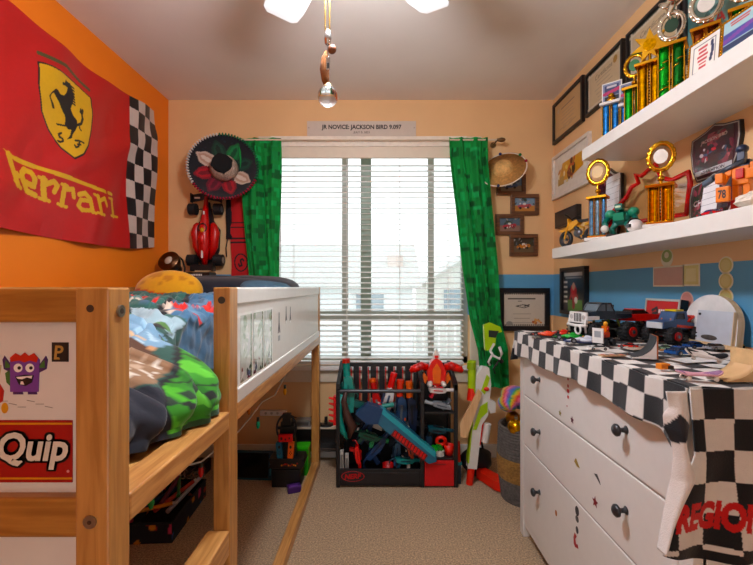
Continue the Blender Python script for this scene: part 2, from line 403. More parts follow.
# ceiling fan
fan = thing('ceiling_fan', 'white ceiling fan with a lit globe and pull chains', 'ceiling fan', (-.115, 1.13, 2.446))
FW = mat('white fan enamel', '#f0efec', .3, var=.01)
b = MB(); b.lathe([(.0, 0), (.07, 0), (.065, -.04), (.015, -.05), (.015, -.16), (.09, -.17), (.11, -.21), (.105, -.27), (.06, -.30), (.03, -.31), (.03, -.325), (.055, -.335), (.055, -.345)], FW); b.build('motor', fan)
b = MB(); b.ell((0, 0, -.39), (.09, .09, .05), mat('lit frosted globe', '#f2f6ff', .4, emit=LAMP), 24, 14); b.build('globe', fan)
for k in range(5):
    a = math.radians(90 - 36 + k * 72 - 4); M = Matrix.Rotation(a, 4, 'Z') @ Matrix.Rotation(math.radians(9), 4, 'X')
    out = [(.17, -.045), (.3, -.062), (.43, -.07), (.485, -.066), (.505, -.05), (.51, .045), (.49, .064), (.43, .07), (.3, .062), (.17, .045)]
    b = MB(); b.T = Matrix.Translation((0, 0, -.248)); b.prism(out, .008, FW, M);
    b.T = Matrix.Translation((0, 0, -.256)) @ M; b.bx(.09, .2, -.02, .02, -.006, .0, K('#d8d6d0', .3)); b.build('blade', fan, .003)
CHN = K('#c9a860', .25, 1.0); SIL = K('#c8c8c8', .2, 1.0)
b = MB(); b.cyl((-.036, 0, -.5), (-.036, 0, -.60), .0018, CHN, n=6); b.cyl((-.024, 0, -.5), (-.024, 0, -.58), .0018, CHN, n=6); b.cyl((-.036, 0, -.33), (-.036, 0, -.5), .0018, CHN, n=6); b.cyl((-.024, 0, -.33), (-.024, 0, -.5), .0018, CHN, n=6)
b.build('pull_chain', fan)
pc = thing('pull_charm', 'bunch of fan pull charms ending in a clear crystal ball', 'charm', (-.144, 1.13, 1.684))
b = MB(); b.lathe([(.002, .19), (.008, .185), (.01, .165), (.008, .15), (.002, .145)], SIL, n=12); b.cyl((0, 0, .145), (0, 0, .07), .0012, SIL, n=6); b.build('connector', pc)
b = MB(); b.ell((.012, 0, .135), (.012, .01, .013), K('#7a4a25', .5), rot=(0, .3, 0)); b.build('wooden_bead', pc)
b = MB(); b.tube([(-.004, 0, .13), (-.008, .002, .11), (-.009, 0, .08), (-.006, 0, .05), (-.002, 0, .03)], [.004, .011, .013, .011, .006], mat('brown fur', '#8a5a30', .95, var=.5, scale=60, bump=1, bscale=300), 10); b.build('fur_tail', pc)
b = MB(); b.bx(-.002, .008, -.016, -.013, .07, .105, SIL); b.bx(0, .006, -.0165, -.016, .075, .09, K('#222222')); b.build('metal_tag', pc, .001)
m = bpy.data.materials.new('crystal'); m.use_nodes = True; p = m.node_tree.nodes['Principled BSDF']; p.inputs['Transmission Weight'].default_value = 1; p.inputs['Roughness'].default_value = .01; p.inputs['IOR'].default_value = 1.5
b = MB(); b.ell((0, 0, .005), .028, m, 24, 16); b.cyl((0, 0, .03), (0, 0, .04), .012, K('#e0cfa8', .3), r2=.008, n=14); b.build('crystal_ball', pc)
# ================================================================== bed
PZ = wood('pine along the post', '#ad7c48', '#c5955c', 'z'); PXm = wood('pine along the end', '#9c6c38', '#b58449', 'x'); PYm = wood('pine along the rail', '#b07c4a', '#cf9f68', 'y')  # end pine darker, rail pine paler: light on these faces put into the colours
PLT = wood('lit pine edge', '#cda675', '#e0c096', 'z')  # pine paled as if brightly lit; unused
BW = mat('white bed board', '#dfdbd4', .3, var=.02)
BL = Vector((-.885, 1.635, 0))
bed = thing('loft_bed', 'pine and white child bed with ladder steps and a raised mattress', 'bed', BL)
def bmb(): b = MB(); b.T = Matrix.Translation(-BL); return b
STEEL = K('#a9a49a', .3, 1.0); HOLE = K('#4a3220', .7)
OX = -.39
for x0, y0, y1, full in ((OX - .049, .59, .64, 1), (OX - .043, 1.064, 1.124, 1), (OX - .049, 2.62, 2.68, 1), (-1.38, .59, .64, 1), (-1.38, 2.62, 2.68, 1)):
    b = bmb(); b.bx(x0, OX if x0 > -1 else -1.335, y0, y1, 0, 1.163, PZ); p = b.build('post', bed, .003)
    if x0 < -1 or y0 > 2: continue
    xm = x0 + .022
    if y0 < 1:
        b = bmb(); b.disc(Fm(xm, y0 - .0004, 1.133), .0055, .0055, .001, HOLE); b.build('dowel_hole', p)
        b = bmb(); b.disc(Fm(xm, y0 - .0022, .826), .0095, .0095, .004, STEEL); b.disc(Fm(xm, y0 - .0026, .826), .003, .003, .001, HOLE); b.build('bolt', p)
        M = Matrix.Translation((OX + .003, .615, 1.128)) @ Matrix.Rotation(PI / 2, 4, 'Z') @ FRONT
        b = bmb(); b.disc(M, .009, .009, .004, STEEL); b.disc(Matrix.Translation((.0006, 0, 0)) @ M, .004, .004, .001, HOLE); b.build('bolt', p)
    else: b = bmb(); b.disc(Fm(xm, y0 - .001, 1.13), .0095, .0095, .004, K('#5a554c', .35, .8)); b.build('bolt', p)
b = bmb(); b.bx(-1.335, OX - .049, .597, .632, 1.112, 1.162, PXm); b.build('end_top_rail', bed, .004)
b = bmb(); b.bx(-1.335, OX - .049, .597, .632, .798, .856, PXm); b.build('end_lower_rail', bed, .004)
b = bmb(); b.bx(-1.335, OX - .049, .615, .63, .856, 1.112, BW); b.build('end_panel', bed)
b = bmb(); b.bx(-1.335, OX - .049, .615, .63, .35, .798, BW); b.build('end_lower_panel', bed)
b = bmb(); b.bx(-1.335, OX - .049, 2.63, 2.66, .798, 1.162, PXm); b.build('head_board', bed, .004)
# long side
b = bmb(); b.bx(OX - .03, OX - .004, 1.124, 2.62, .885, 1.116, BW); b.build('side_panel', bed)
b = bmb(); b.bx(OX - .035, OX, 1.124, 2.62, 1.116, 1.163, BW); b.build('side_top_rail', bed, .004)
b = bmb(); b.bx(OX - .036, OX + .002, 1.124, 2.62, .846, .885, BW); b.build('side_ledge', bed, .003)
b = bmb(); b.bx(OX - .036, OX + .001, 1.124, 2.62, .80, .846, PYm); b.build('side_rail', bed, .003)
b = bmb(); b.bx(-1.38, -1.345, .64, 2.62, .8, 1.163, PYm); b.build('wall_side_rail', bed, .003)
b = bmb(); b.bx(OX - .058, OX, .64, 1.064, .797, .841, PYm); b.build('ladder_step', bed, .004)
b = bmb(); b.bx(OX - .058, OX, .64, 1.064, .468, .533, PYm); b.build('ladder_step', bed, .004)
b = bmb(); b.bx(OX - .045, OX, 1.124, 2.62, .0, .048, PYm); b.build('floor_rail', bed, .004)
b = bmb(); b.bx(-1.345, OX - .058, .64, 2.62, .80, .83, wood('pine bed base', '#b98a55', '#cfa36c', 'y')); b.build('bed_base', bed)
# pictures + magnets on the side panel, seen facing the room
def bedside(y, z): return Matrix.Translation((OX - .0038, y, z)) @ Matrix.Rotation(PI / 2, 4, 'Z') @ FRONT
b = bmb(); b.prism([(-.185, -.11), (.185, -.11), (.185, .095), (-.185, .095)], .002, mat('pale mount', '#ecebe6', .35), bedside(1.325, .995)); mt = b.build('picture_mount', bed)
def glossy(seed):
    def art(c):
        c.r = np.random.RandomState(seed); c.blotch(26, -.05, -.1, .05, .1, .004, .03, ['#e6ebe4', '#c3cdbd', '#f2f2ee', '#9fb096', '#d5d8d6'])
        c.blotch(8, -.05, -.1, .05, -.055, .004, .016, ['#a83a3f', '#3e5c3a', '#58688a', '#7b3040']); c.rect(.038, -.1, .05, .1, '#5c7c4c')
    return art
for i, (y, w) in enumerate(((1.205, .105), (1.325, .105), (1.44, .1))):
    b = bmb(); b.print(w, .19, bedside(y, .988) , '#d7dcd2', glossy(i), paint_mat('glossy print', .12, coat=.8), .003, .0012); b.build('glossy_picture', mt)
DK = K('#4b4b4d', .4)
for i, (y, z, s) in enumerate(((1.60, 1.015, 1.0), (1.72, 1.045, .75), (1.80, 1.04, .75))):
    b = bmb(); M = bedside(y, z)
    b.prism([(-.003 * s, .05 * s), (.003 * s, .05 * s), (.006 * s, .01 * s), (.018 * s, -.03 * s), (.008 * s, -.03 * s), (0, -.008 * s), (-.008 * s, -.03 * s), (-.018 * s, -.03 * s), (-.006 * s, .01 * s)], .001, DK, Matrix.Translation((.0006, 0, 0)) @ M)
    if i == 0: b.prism([(-.014, -.06), (.014, -.06), (.014, -.04), (-.014, -.04)], .001, K('#a5a5a5'), Matrix.Translation((.0006, 0, 0)) @ M)
    else: b.disc(Matrix.Translation((.0007, 0, 0)) @ bedside(y, z - .028), .008, .008, .001, K('#f4f4f0'))
    b.build('figure_magnet', bed)
# stickers on the end panel
def endp(px, py): p = W(px, py, .615); return (p.x, p.z)
def F6(x, z, lift=.0008): return Fm(x, .615 - lift, z)
PU = K('#7d4a9a', .5); PUD = K('#4c2d66', .5); RD = K('#c63a26', .5); WHT = K('#f3efe6', .5); BLK = K('#141416', .5); GRN = K('#4c7b3e', .5)
x, z = endp(25.5, 373); s = 1.0
b = bmb()
for sg in (-1, 1):
    b.prism([(sg * .018, .008), (sg * .031, .026), (sg * .034, .02), (sg * .032, .006), (sg * .02, 0)], .001, PUD, F6(x, z)); b.prism([(sg * .02, .008), (sg * .029, .02), (sg * .03, .008)], .001, GRN, F6(x, z, .0012))
b.prism([(-.028, -.014), (-.022, -.02), (-.022, .006), (-.03, .0)], .001, GRN, F6(x, z))
b.prism([(-.022, -.028), (.02, -.028), (.022, .02), (.016, .026), (-.018, .026), (-.022, .02)], .002, PU, F6(x, z, .0014))
b.prism([(-.018, -.032), (-.003, -.032), (-.004, -.028), (-.018, -.028)], .001, PUD, F6(x, z)); b.prism([(.004, -.032), (.018, -.032), (.017, -.028), (.004, -.028)], .001, PUD, F6(x, z))
b.prism([(-.02, .017), (-.022, .023), (-.014, .03), (-.006, .026), (0, .031), (.006, .026), (.014, .03), (.02, .023), (.018, .016), (.008, .019), (0, .016), (-.008, .019)], .001, RD, F6(x, z, .002))
for sg in (-.0095, .008): b.disc(F6(x + sg, z + .008, .0021), .0065, .0065, .0005, WHT, 16); b.disc(F6(x + sg + .002, z + .008, .0024), .0026, .0026, .0003, BLK, 12)
b.prism([(-.014, -.005), (0, -.002), (.014, -.003), (.011, -.014), (.002, -.019), (-.008, -.017)], .0005, BLK, F6(x, z, .0021))
b.prism([(-.012, -.0055), (.012, -.0035), (.011, -.008), (.004, -.006), (-.003, -.009), (-.01, -.008)], .0003, WHT, F6(x, z, .0024)); b.prism([(-.006, -.0165), (.0, -.017), (-.002, -.012), (-.005, -.012)], .0003, WHT, F6(x, z, .0024))
b.build('monster_sticker', bed, label='purple grinning monster sticker with red hair')
x, z = endp(60.5, 352); b = bmb(); b.bx(x - .0125, x + .0125, .6141, .615, z - .0145, z + .0145, BLK); g = K('#b89658', .5); b.text('P', .013, .02, g, F6(x - .001, z, .0012), .02, .1); b.prism([(-.009, -.011), (.0, -.011), (-.001, -.008), (-.008, -.007)], .0003, g, F6(x, z, .0014)); b.build('letter_sticker', bed, label='black square sticker with a gold letter P')
x0, z1 = endp(0, 420); x1, z0 = endp(73, 482); x0 -= .05
b = bmb(); b.bx(x0, x1, .6136, .615, z0, z1, mat('red sticker', '#a5141c', .45)); yl = K('#d99a2b', .5)
for zz in (z1 - .005, z0 + .006): b.bx(x0, x1, .6132, .6136, zz - .0014, zz + .0014, yl)
xa, za = endp(-2, 470); xb, zb = endp(72, 429); cx, cz = (xa + xb) / 2, (za + zb) / 2
for dx in (-.0028, 0, .0028):
    for dz in (-.0028, 0, .0028): b.text('Quip', .106, .056, BLK, Fm(cx + dx - .001, .6132, cz + dz - .001), .045, .18)
b.text('Quip', .106, .056, mat('sticker white', '#d9d2c4', .5), Fm(cx - .001, .6124, cz - .001), .03, .18)
b.disc(Fm(x1 - .006, .6128, z0 + .017), .002, .002, .0004, K('#d8a0a0'), 12); b.build('word_sticker', bed, label='red banner sticker with white lettering')
b = bmb(); x, z = endp(-1, 388)
b.prism([(-.012, -.03), (.006, -.02), (.008, -.004), (-.002, .012), (-.012, .02)], .001, K('#b8322c', .5), F6(x, z)); b.prism([(-.012, .016), (.002, .02), (.004, .034), (-.012, .04)], .001, K('#c9b48a', .5), F6(x, z)); b.disc(F6(x + .009, z - .03), .005, .008, .001, K('#d9a03a', .5)); b.build('figure_sticker', bed, label='red and yellow sticker cut off by the picture edge')
b = bmb(); sc = K('#8c867c', .6)
for i in range(6):
    x, z = endp(4 + i * 9, 401 + (i % 3) * 3); b.box((x, .6146, z), (.012, .0006, .0007), sc, (0, .2 * (i % 2), 0))
b.build('pencil_marks', bed)

# mattress, duvet, cushions
b = MB(); b.bx(-1.33, -.62, .76, 2.58, .831, .945, mat('mattress ticking', '#5a6270', .9, bump=.2)); one(b, 'mattress', 'dark blue mattress on the bed slats under the patterned duvet', 'mattress', bevel=.03, seg=3)
def duvet_top(X, Y):
    z = interp([.64, .72, .85, 1.0, 1.1, 1.3, 1.5, 1.8, 2.2], [.955, .985, 1.02, 1.062, 1.068, 1.085, 1.105, 1.115, 1.105], Y)
    z += .016 * nz(X * 4.2, Y * 3.4, 1) + .016 * nz(X * 9, Y * 8, 5) + .008 * nz(X * 19 + Y * 9, Y * 17, 8)
    f = abs(nz(X * 6 + Y * 5, Y * 9 - X * 4, 12)); z += .022 * max(0, .12 - f) / .12; f = abs(nz(X * 9 - Y * 8, Y * 6 + X * 9, 3)); z -= .014 * max(0, .1 - f) / .1
    return z
UW = .86; DR = .20
def duv_uv(u, v): return ((1 - (1 - u) ** 1.5) * (UW + DR), lerp(.645, 2.22, v ** 1.6))   # unrolled width from the wall, length along the bed
def duv(u, v):
    s, Y = duv_uv(u, v); Xe = -1.37
    if s <= UW:
        X = Xe + s * .93; z = duvet_top(X, Y); t = max(0, (s - UW + .16) / .16); z -= .04 * t * t * t
        inn = interp([1.0, 1.08, 1.2], [0, .02, .03], Y); X -= inn * max(0, (s - .5) / .36)
        return Vector((X, Y, z))
    X0 = Xe + UW * .93; t = (s - UW) / DR
    out = interp([.645, .72, .95, 1.045, 1.08, 1.2], [.03, .075, .165, .178, .06, -.012], Y); z0 = duvet_top(X0, Y) - .04
    zb = interp([.645, 1.05, 1.1], [.845, .847, .86], Y)
    X = X0 + out * math.sin(min(1, t * 1.15) * PI * .62) + .008 * nz(Y * 14, t * 3, 4) + .007 * nz(Y * 37, t * 4, 2)
    X += .010 * math.sin(Y * 80 + t * 7 + 3 * nz(Y * 9, t * 2)) * min(1, t * 2) * (1 if Y < 1.05 else 0)
    X -= interp([1.0, 1.1], [0, .03], Y)
    return Vector((X, Y, lerp(z0, zb, t ** 1.1)))
def duvet_art(c):
    G, DKB, LB, BR, WH, NV, TL = '#3f9128', '#101118', '#83a6bd', '#5e3d28', '#ded6c8', '#161a2c', '#35665c'
    x, y = c.P[:, 0].copy(), c.P[:, 1].copy()
    q = np.array([[nz(a * 9, b_ * 9, 2), nz(a * 9, b_ * 9, 9)] for a, b_ in c.P]); k = np.where(y > 1.15, .03, .010); wx = x + k * q[:, 0]; wy = y + k * q[:, 1]; c.P = np.stack([wx, wy], 1)
    c.fill(wy > 1.2, TL); c.blotch(30, .2, 1.22, .9, 1.8, .02, .07, ['#47796f', '#27504a', '#5d8a86', '#3d6f66'])
    c.poly([(.60, 2.3), (.62, 1.72), (.77, 1.27), (1.1, 1.2), (1.1, 2.3)], '#4f7896'); c.blotch(16, .66, 1.3, 1.0, 1.8, .02, .05, ['#5d86a2', '#426a88', '#6b93ac'])
    c.stroke([(.4, 2.2), (.60, 1.78), (.70, 1.45), (.765, 1.26), (.80, 1.2)], .032, DKB)
    for (a, b_) in ((.52, 1.55), (.57, 1.50), (.60, 1.42), (.63, 1.44), (.66, 1.38), (.78, 1.38), (.80, 1.44), (.83, 1.5), (.80, 1.33), (.84, 1.36), (.45, 1.6)): c.ell(a, b_, .026, .02, '#cc3424', a * 9); c.ell(a - .025, b_ - .03, .012, .02, '#dccdbc', b_ * 7)
    c.poly([(.2, 1.13), (.8, 1.08), (.87, 1.16), (.86, 1.24), (.2, 1.27)], '#a9bfc6'); c.blotch(16, .55, 1.08, .84, 1.24, .01, .03, ['#57843f', '#1c2420', '#3f6a36', '#c9d2d2'])
    c.stroke([(.5, 1.19), (.7, 1.10), (.79, 1.07), (.84, 1.14)], .02, DKB); c.stroke([(.5, 1.15), (.74, 1.07), (.78, 1.05)], .016, '#5fa048')
    c.poly([(.2, .99), (.86, .985), (.885, 1.03), (.885, 1.13), (.80, 1.09), (.2, 1.13)], LB); c.blotch(10, .74, .99, .88, 1.1, .008, .022, ['#a9c8da', '#779fb8', '#b7d0dc'])
    c.stroke([(.74, 1.04), (.80, 1.02), (.85, 1.015)], .008, '#d8b894'); c.stroke([(.76, 1.0), (.82, .995), (.87, 1.0)], .01, '#c79a72')
    c.poly([(.2, .94), (.845, .945), (.885, .985), (.86, 1.0), (.2, .99)], BR); c.poly([(.84, .965), (.9, .97), (.91, .945), (.88, .93), (.84, .94)], '#8d6a4c')
    c.poly([(.2, .84), (.89, .855), (.92, .895), (.905, .945), (.85, .95), (.2, .945)], '#97785c'); c.blotch(34, .80, .85, .912, .95, .003, .012, [WH, '#ece6da', '#6b4a34', WH, '#c2ab94'])
    nav = [(.2, .80), (.88, .85), (.93, .888), (.975, .862), (1.08, .855), (1.08, .5), (.2, .5)]
    out = [(.87, 1.11), (.88, 1.09), (.895, 1.035), (.908, .985), (.915, .945), (.93, .895), (.975, .862), (1.08, .855), (1.08, 1.11)]
    c.poly(out, G); g = c.inpoly(out); P0 = c.P
    for i in range(26):
        a = c.r.uniform(.87, 1.06), c.r.uniform(.86, 1.2); m = ((wx - a[0]) / .03) ** 2 + ((wy - a[1]) / .012) ** 2 < 1; c.fill(m & g, ['#5cb43a', '#2f7c22', '#6cc048', '#3a8c2a'][i % 4])
    for i in range(6): c.rect(.955 + (i % 2) * .02, .875 + i * .017, .975 + (i % 2) * .02, .892 + i * .017, ['#1f3a26', '#182019'][i % 2])
    for i in range(5): c.rect(.905 + .012 * i, 1.02 + i * .014, .93 + .012 * i, 1.03 + i * .014, '#1d3318')
    c.stroke(out[1:8], .010, DKB); c.stroke([(.93, .92), (.97, .99), (.96, 1.06)], .004, '#1d3318'); c.blotch(14, .55, .86, .84, .95, .004, .014, ['#5a3c28', '#e0d8cc', '#a98a6c']); c.poly(nav, NV); c.fill((wx > 1.045) & (wy > .86), '#1f4b2c')
b = MB(); b.sheet(duv, duv_uv, 170, 230, paint_mat('printed duvet cotton', .85, .25, 90, .2), '#2f5a50', duvet_art); one(b, 'duvet', 'rumpled duvet with green, blue and brown block print hanging over the ladder step', 'duvet', solid=.010)
NVY = mat('navy cotton', '#1d2230', .9, bump=.4, bscale=60, sheen=.2)
def pillow(c, sx, sy, sz, m, name, label, rot=(0, 0, 0), lump=.14):
    b = MB()
    def f(u, v):
        a = 2 * PI * u; e = PI * (v - .5); ca = math.copysign(abs(math.cos(a)) ** .55, math.cos(a)); sa = math.copysign(abs(math.sin(a)) ** .55, math.sin(a)); ce = math.cos(e) ** .5
        k = 1 + lump * nz(ca * 2 + c[0] * 7, sa * 2, math.sin(e) + c[1] * 5); return Vector((sx / 2 * ca * ce, sy / 2 * sa * ce, sz / 2 * math.sin(e) * k))
    b.surf(f, 40, 18, m, True); return tag(b.build(name, loc=c, rot=rot), label, 'pillow' if 'pillow' in name else 'blanket')
pillow((-.86, 2.40, 1.15), .76, .36, .15, NVY, 'blanket', 'bunched dark navy blanket at the head of the bed', (.1, 0, 0))
pillow((-.60, 2.18, 1.15), .27, .24, .09, mat('slate pillow cotton', '#4f6b7c', .9, bump=.3, bscale=50), 'pillow', 'small slate blue pillow beside the white bed rail near the window', (0, .1, .2))
def crater_cols(c0):
    sp = [(.1, .9, .5, .17), (-.35, .8, .75, .2), (.55, .8, .55, .13), (-.1, .95, .2, .1), (.75, .6, .3, .1), (-.65, .7, .3, .1)]
    def f(vs):
        o = []
        for p in vs:
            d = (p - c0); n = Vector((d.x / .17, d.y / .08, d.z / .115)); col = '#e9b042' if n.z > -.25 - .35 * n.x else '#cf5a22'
            for a, bb, cc, r in sp:
                q = Vector((a, -bb, cc)).normalized()
                if (n.normalized() - q).length < r: col = '#d09030'
            o.append(lin(col))
        return o
    return f
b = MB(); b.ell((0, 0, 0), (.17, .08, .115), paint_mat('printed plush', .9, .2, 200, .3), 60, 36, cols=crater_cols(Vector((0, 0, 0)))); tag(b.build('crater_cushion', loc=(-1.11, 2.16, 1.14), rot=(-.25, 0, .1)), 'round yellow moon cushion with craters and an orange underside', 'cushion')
# ================================================================== left wall flag
def flag_pts(pairs): return [on_left(a, b) for a, b in pairs]
def z2(pairs): return flag_pts([(30 + a / 4.714, 45 + b / 4.714) for a, b in pairs])     # crest detail
def z3(pairs): return flag_pts([(a / 5.79, 140 + b / 5.79) for a, b in pairs])            # word detail
FY0, FY1 = 1.10, 2.605
def fl_top(Y): return interp([1.10, 1.57, 1.77, 2.09, 2.355, 2.605], [2.275, 2.260, 2.248, 2.243, 2.254, 2.282], Y)
def fl_bot(Y): return interp([1.10, 1.53, 1.77, 2.06, 2.355, 2.605], [1.39, 1.385, 1.38, 1.375, 1.384, 1.417], Y)
def flag_fn(u, v):
    Y = lerp(FY0, FY1, u); z = lerp(fl_bot(Y), fl_top(Y), v)
    d = .022 + .011 * math.sin(Y * 9 + z * 5) + .006 * math.sin(Y * 21 - z * 11) + .014 * (1 - v) ** 2 * math.sin(Y * 13 + 1) + .010 * math.exp(-((z - 1.62 - .55 * (Y - 1.7)) / .05) ** 2)
    return Vector((-1.45 + max(.006, d), Y, z))
def flag_art(c):
    YE, BK, WH = '#e0b23c', '#17141a', '#d6c4bb'
    k = (FY1 - 2.332) / 4
    for i in range(4):
        for j in range(9):
            zz = 1.372 + j * .1025
            c.rect(2.332 + i * k, zz, 2.332 + (i + 1) * k, zz + .1025, BK if (i + j) % 2 == 0 else WH)
    sh = [(42, 85), (70, 92), (100, 105), (140, 127), (180, 155), (212, 178), (240, 200), (290, 250), (293, 330), (280, 400), (262, 470), (235, 510), (195, 530), (150, 480), (105, 400), (65, 310), (45, 200)]
    P = z2(sh); cx = sum(p[0] for p in P) / len(P); cz = sum(p[1] for p in P) / len(P)
    c.poly([(cx + (a - cx) * 1.05, cz + (b_ - cz) * 1.04) for a, b_ in P], BK); c.poly(P, YE)
    c.stroke(z2([(38, 36), (100, 66), (165, 97), (178, 108)]), .016, '#5d5a34'); c.stroke(z2([(178, 108), (235, 160), (290, 212)]), .016, '#5d5a34')
    horse = [(147, 172), (160, 178), (166, 162), (172, 172), (192, 182), (205, 215), (212, 245), (200, 280), (192, 300), (200, 330), (215, 355), (217, 380), (205, 405), (195, 420), (190, 440), (172, 445), (185, 425), (190, 400), (178, 398), (170, 385), (135, 378), (130, 368), (165, 376), (168, 350), (165, 330), (150, 300), (140, 275), (128, 255), (118, 240), (108, 225), (98, 232), (95, 245), (112, 275), (120, 300), (110, 298), (100, 270), (88, 240), (98, 222), (115, 205), (128, 212), (140, 232), (160, 238), (172, 225), (178, 200), (165, 192), (150, 188)]
    c.poly(z2(horse), BK)
    for i in range(7): c.stroke(z2([(190 + i * 2, 190 + i * 14), (212, 205 + i * 13)]), .009, BK)
    c.stroke(z2([(213, 378), (232, 372), (241, 350), (240, 325), (246, 308)]), .012, BK); c.stroke(z2([(240, 330), (234, 316), (238, 302)]), .008, BK); c.stroke(z2([(222, 375), (225, 395), (230, 403)]), .008, BK)
    c.stroke(z2([(152, 415), (142, 420), (146, 434), (156, 440), (158, 452), (148, 458), (140, 452)]), .009, BK)
    c.stroke(z2([(204, 450), (222, 452), (240, 462)]), .009, BK); c.stroke(z2([(222, 452), (216, 478), (205, 482), (201, 472)]), .009, BK); c.stroke(z2([(212, 468), (226, 470)]), .008, BK)
    c.poly(z3([(12, 45), (85, 85), (200, 128), (605, 290), (610, 312), (190, 152), (95, 115), (70, 105)]), YE)
    q = .0108 / 28
    def st(pts, w): c.stroke(z3(pts), w * .00094, YE)
    st([(55, 85), (82, 160), (100, 225), (112, 255)], 32); st([(88, 235), (140, 280)], 18); st([(92, 185), (122, 205)], 24); st([(116, 188), (112, 215)], 14)
    st([(150, 235), (148, 190), (170, 172), (208, 188), (228, 225), (226, 268), (160, 240)], 26); st([(148, 195), (160, 250), (185, 295), (235, 320)], 26)
    st([(272, 225), (284, 340)], 30); st([(250, 215), (286, 232)], 18); st([(256, 335), (310, 354)], 17); st([(290, 255), (325, 240), (345, 265), (332, 300)], 24)
    st([(382, 265), (376, 375)], 27); st([(366, 255), (395, 268)], 17); st([(356, 370), (402, 388)], 16); st([(394, 285), (425, 285), (434, 330)], 24)
    st([(460, 315), (490, 308), (515, 340), (525, 415)], 25); st([(515, 355), (470, 345), (458, 378), (475, 405), (518, 408)], 22); st([(515, 412), (542, 424)], 16)
    st([(556, 325), (574, 425)], 25); st([(537, 314), (560, 330)], 16); st([(552, 420), (597, 435)], 15); st([(566, 350), (596, 338), (612, 380)], 22)
    st([(650, 345), (670, 440)], 25); st([(628, 335), (658, 345)], 15); st([(652, 436), (697, 446)], 14); st([(622, 305), (650, 315)], 18)
b = MB(); b.sheet(flag_fn, lambda u, v: (lerp(FY0, FY1, u), lerp(fl_bot(lerp(FY0, FY1, u)), fl_top(lerp(FY0, FY1, u)), v)), 580, 340, paint_mat('flag satin', .45, 0, 1, .1), '#c40a12', flag_art)
one(b, 'flag', 'big red racing flag with a yellow horse crest and chequered edge on the orange wall', 'flag')

# ================================================================== back wall, beside the bed
# sombrero
hc = W(221, 167, 2.64)
hat = thing('sombrero', 'large dark sombrero with green, white and red petals hung beside the curtain', 'hat', (hc.x, 2.70, hc.z), rot=(math.radians(-8), math.radians(28), math.radians(8)))
def hat_art(c):
    GR, GD, RDk, RDm, WHp = '#0f6b3a', '#123a2c', '#8e1428', '#6a1028', '#cbb5a4'
    c.blotch(60, -.2, -.2, .2, .2, .003, .009, ['#20283a', '#2a1f33', '#16303a'])
    for i in range(8):
        a = 2 * PI * i / 8; r = .135
        def pet(sc, w, col, a=a):
            e = [(.07, 0), (.1, w), (.15, w * .9), (.195 * sc, 0), (.15, -w * .9), (.1, -w)]; ca, sa = math.cos(a), math.sin(a)
            c.poly([(x * ca - y * sa, x * sa + y * ca) for x, y in e], col)
        col = {0: WHp, 4: WHp, 1: GD, 2: GR, 3: GR if False else GD, 5: RDk, 6: RDm, 7: RDk}[i]
        pet(1.0, .046, col); pet(.92, .03, {WHp: '#b89684', GR: '#128048', GD: '#174838', RDk: '#b01a30', RDm: '#841434'}[col]); pet(.84, .014, {WHp: '#d8c8ba', GR: '#0c5230', GD: '#0f2c22', RDk: '#7a1024', RDm: '#5c0c22'}[col])
    c.ell(0, 0, .085, .085, '#15151f')
def brim(u, v):
    a = 2 * PI * v; r = .06 + .155 * u; return Vector((r * math.cos(a), -.02 - .035 * u ** 3 + .012 * (1 - u), r * math.sin(a)))
def brim_uv(u, v): a = 2 * PI * v; r = .06 + .155 * u; return (r * math.cos(a), r * math.sin(a))
b = MB(); b.sheet(brim, brim_uv, 40, 180, paint_mat('embroidered felt', .9, .5, 200, .3), '#14151f', hat_art); b.build('brim', hat, solid=.006)
b = MB(); FL = mat('black felt', '#0c0c10', .95, bump=.3); SV = mat('silver braid', '#c0a898', .6, var=.4, scale=120, bump=1, bscale=200, bdist=.01)
MH = FRONT
b.lathe([(.09, .015), (.085, .045), (.075, .07), (.062, .1)], SV, MH, 40); b.build('crown_band', hat)
b = MB(); b.lathe([(.0, .082), (.05, .086), (.064, .1), (.058, .106), (.03, .095), (0, .092)], FL, MH, 36); b.prism([(-.05, -.05), (.045, -.055), (.06, .0), (.048, .05), (.0, .062), (-.05, .045), (-.062, 0)], .012, FL, Fm(0, -.112, 0)); b.build('crown', hat, .003)
b = MB()
for i in range(72):
    a = 2 * PI * i / 72; d = math.degrees(a)
    m = K('#d6d2cc', .6) if 128 < d < 243 else (K('#107048', .7) if 5 < d <= 128 else K('#a01c3c', .7))
    r = .216; b.ell((r * math.cos(a), -.058, r * math.sin(a)), (.011, .012, .006), m, 8, 6, (0, -a, 0))
b.build('braided_edge', hat)
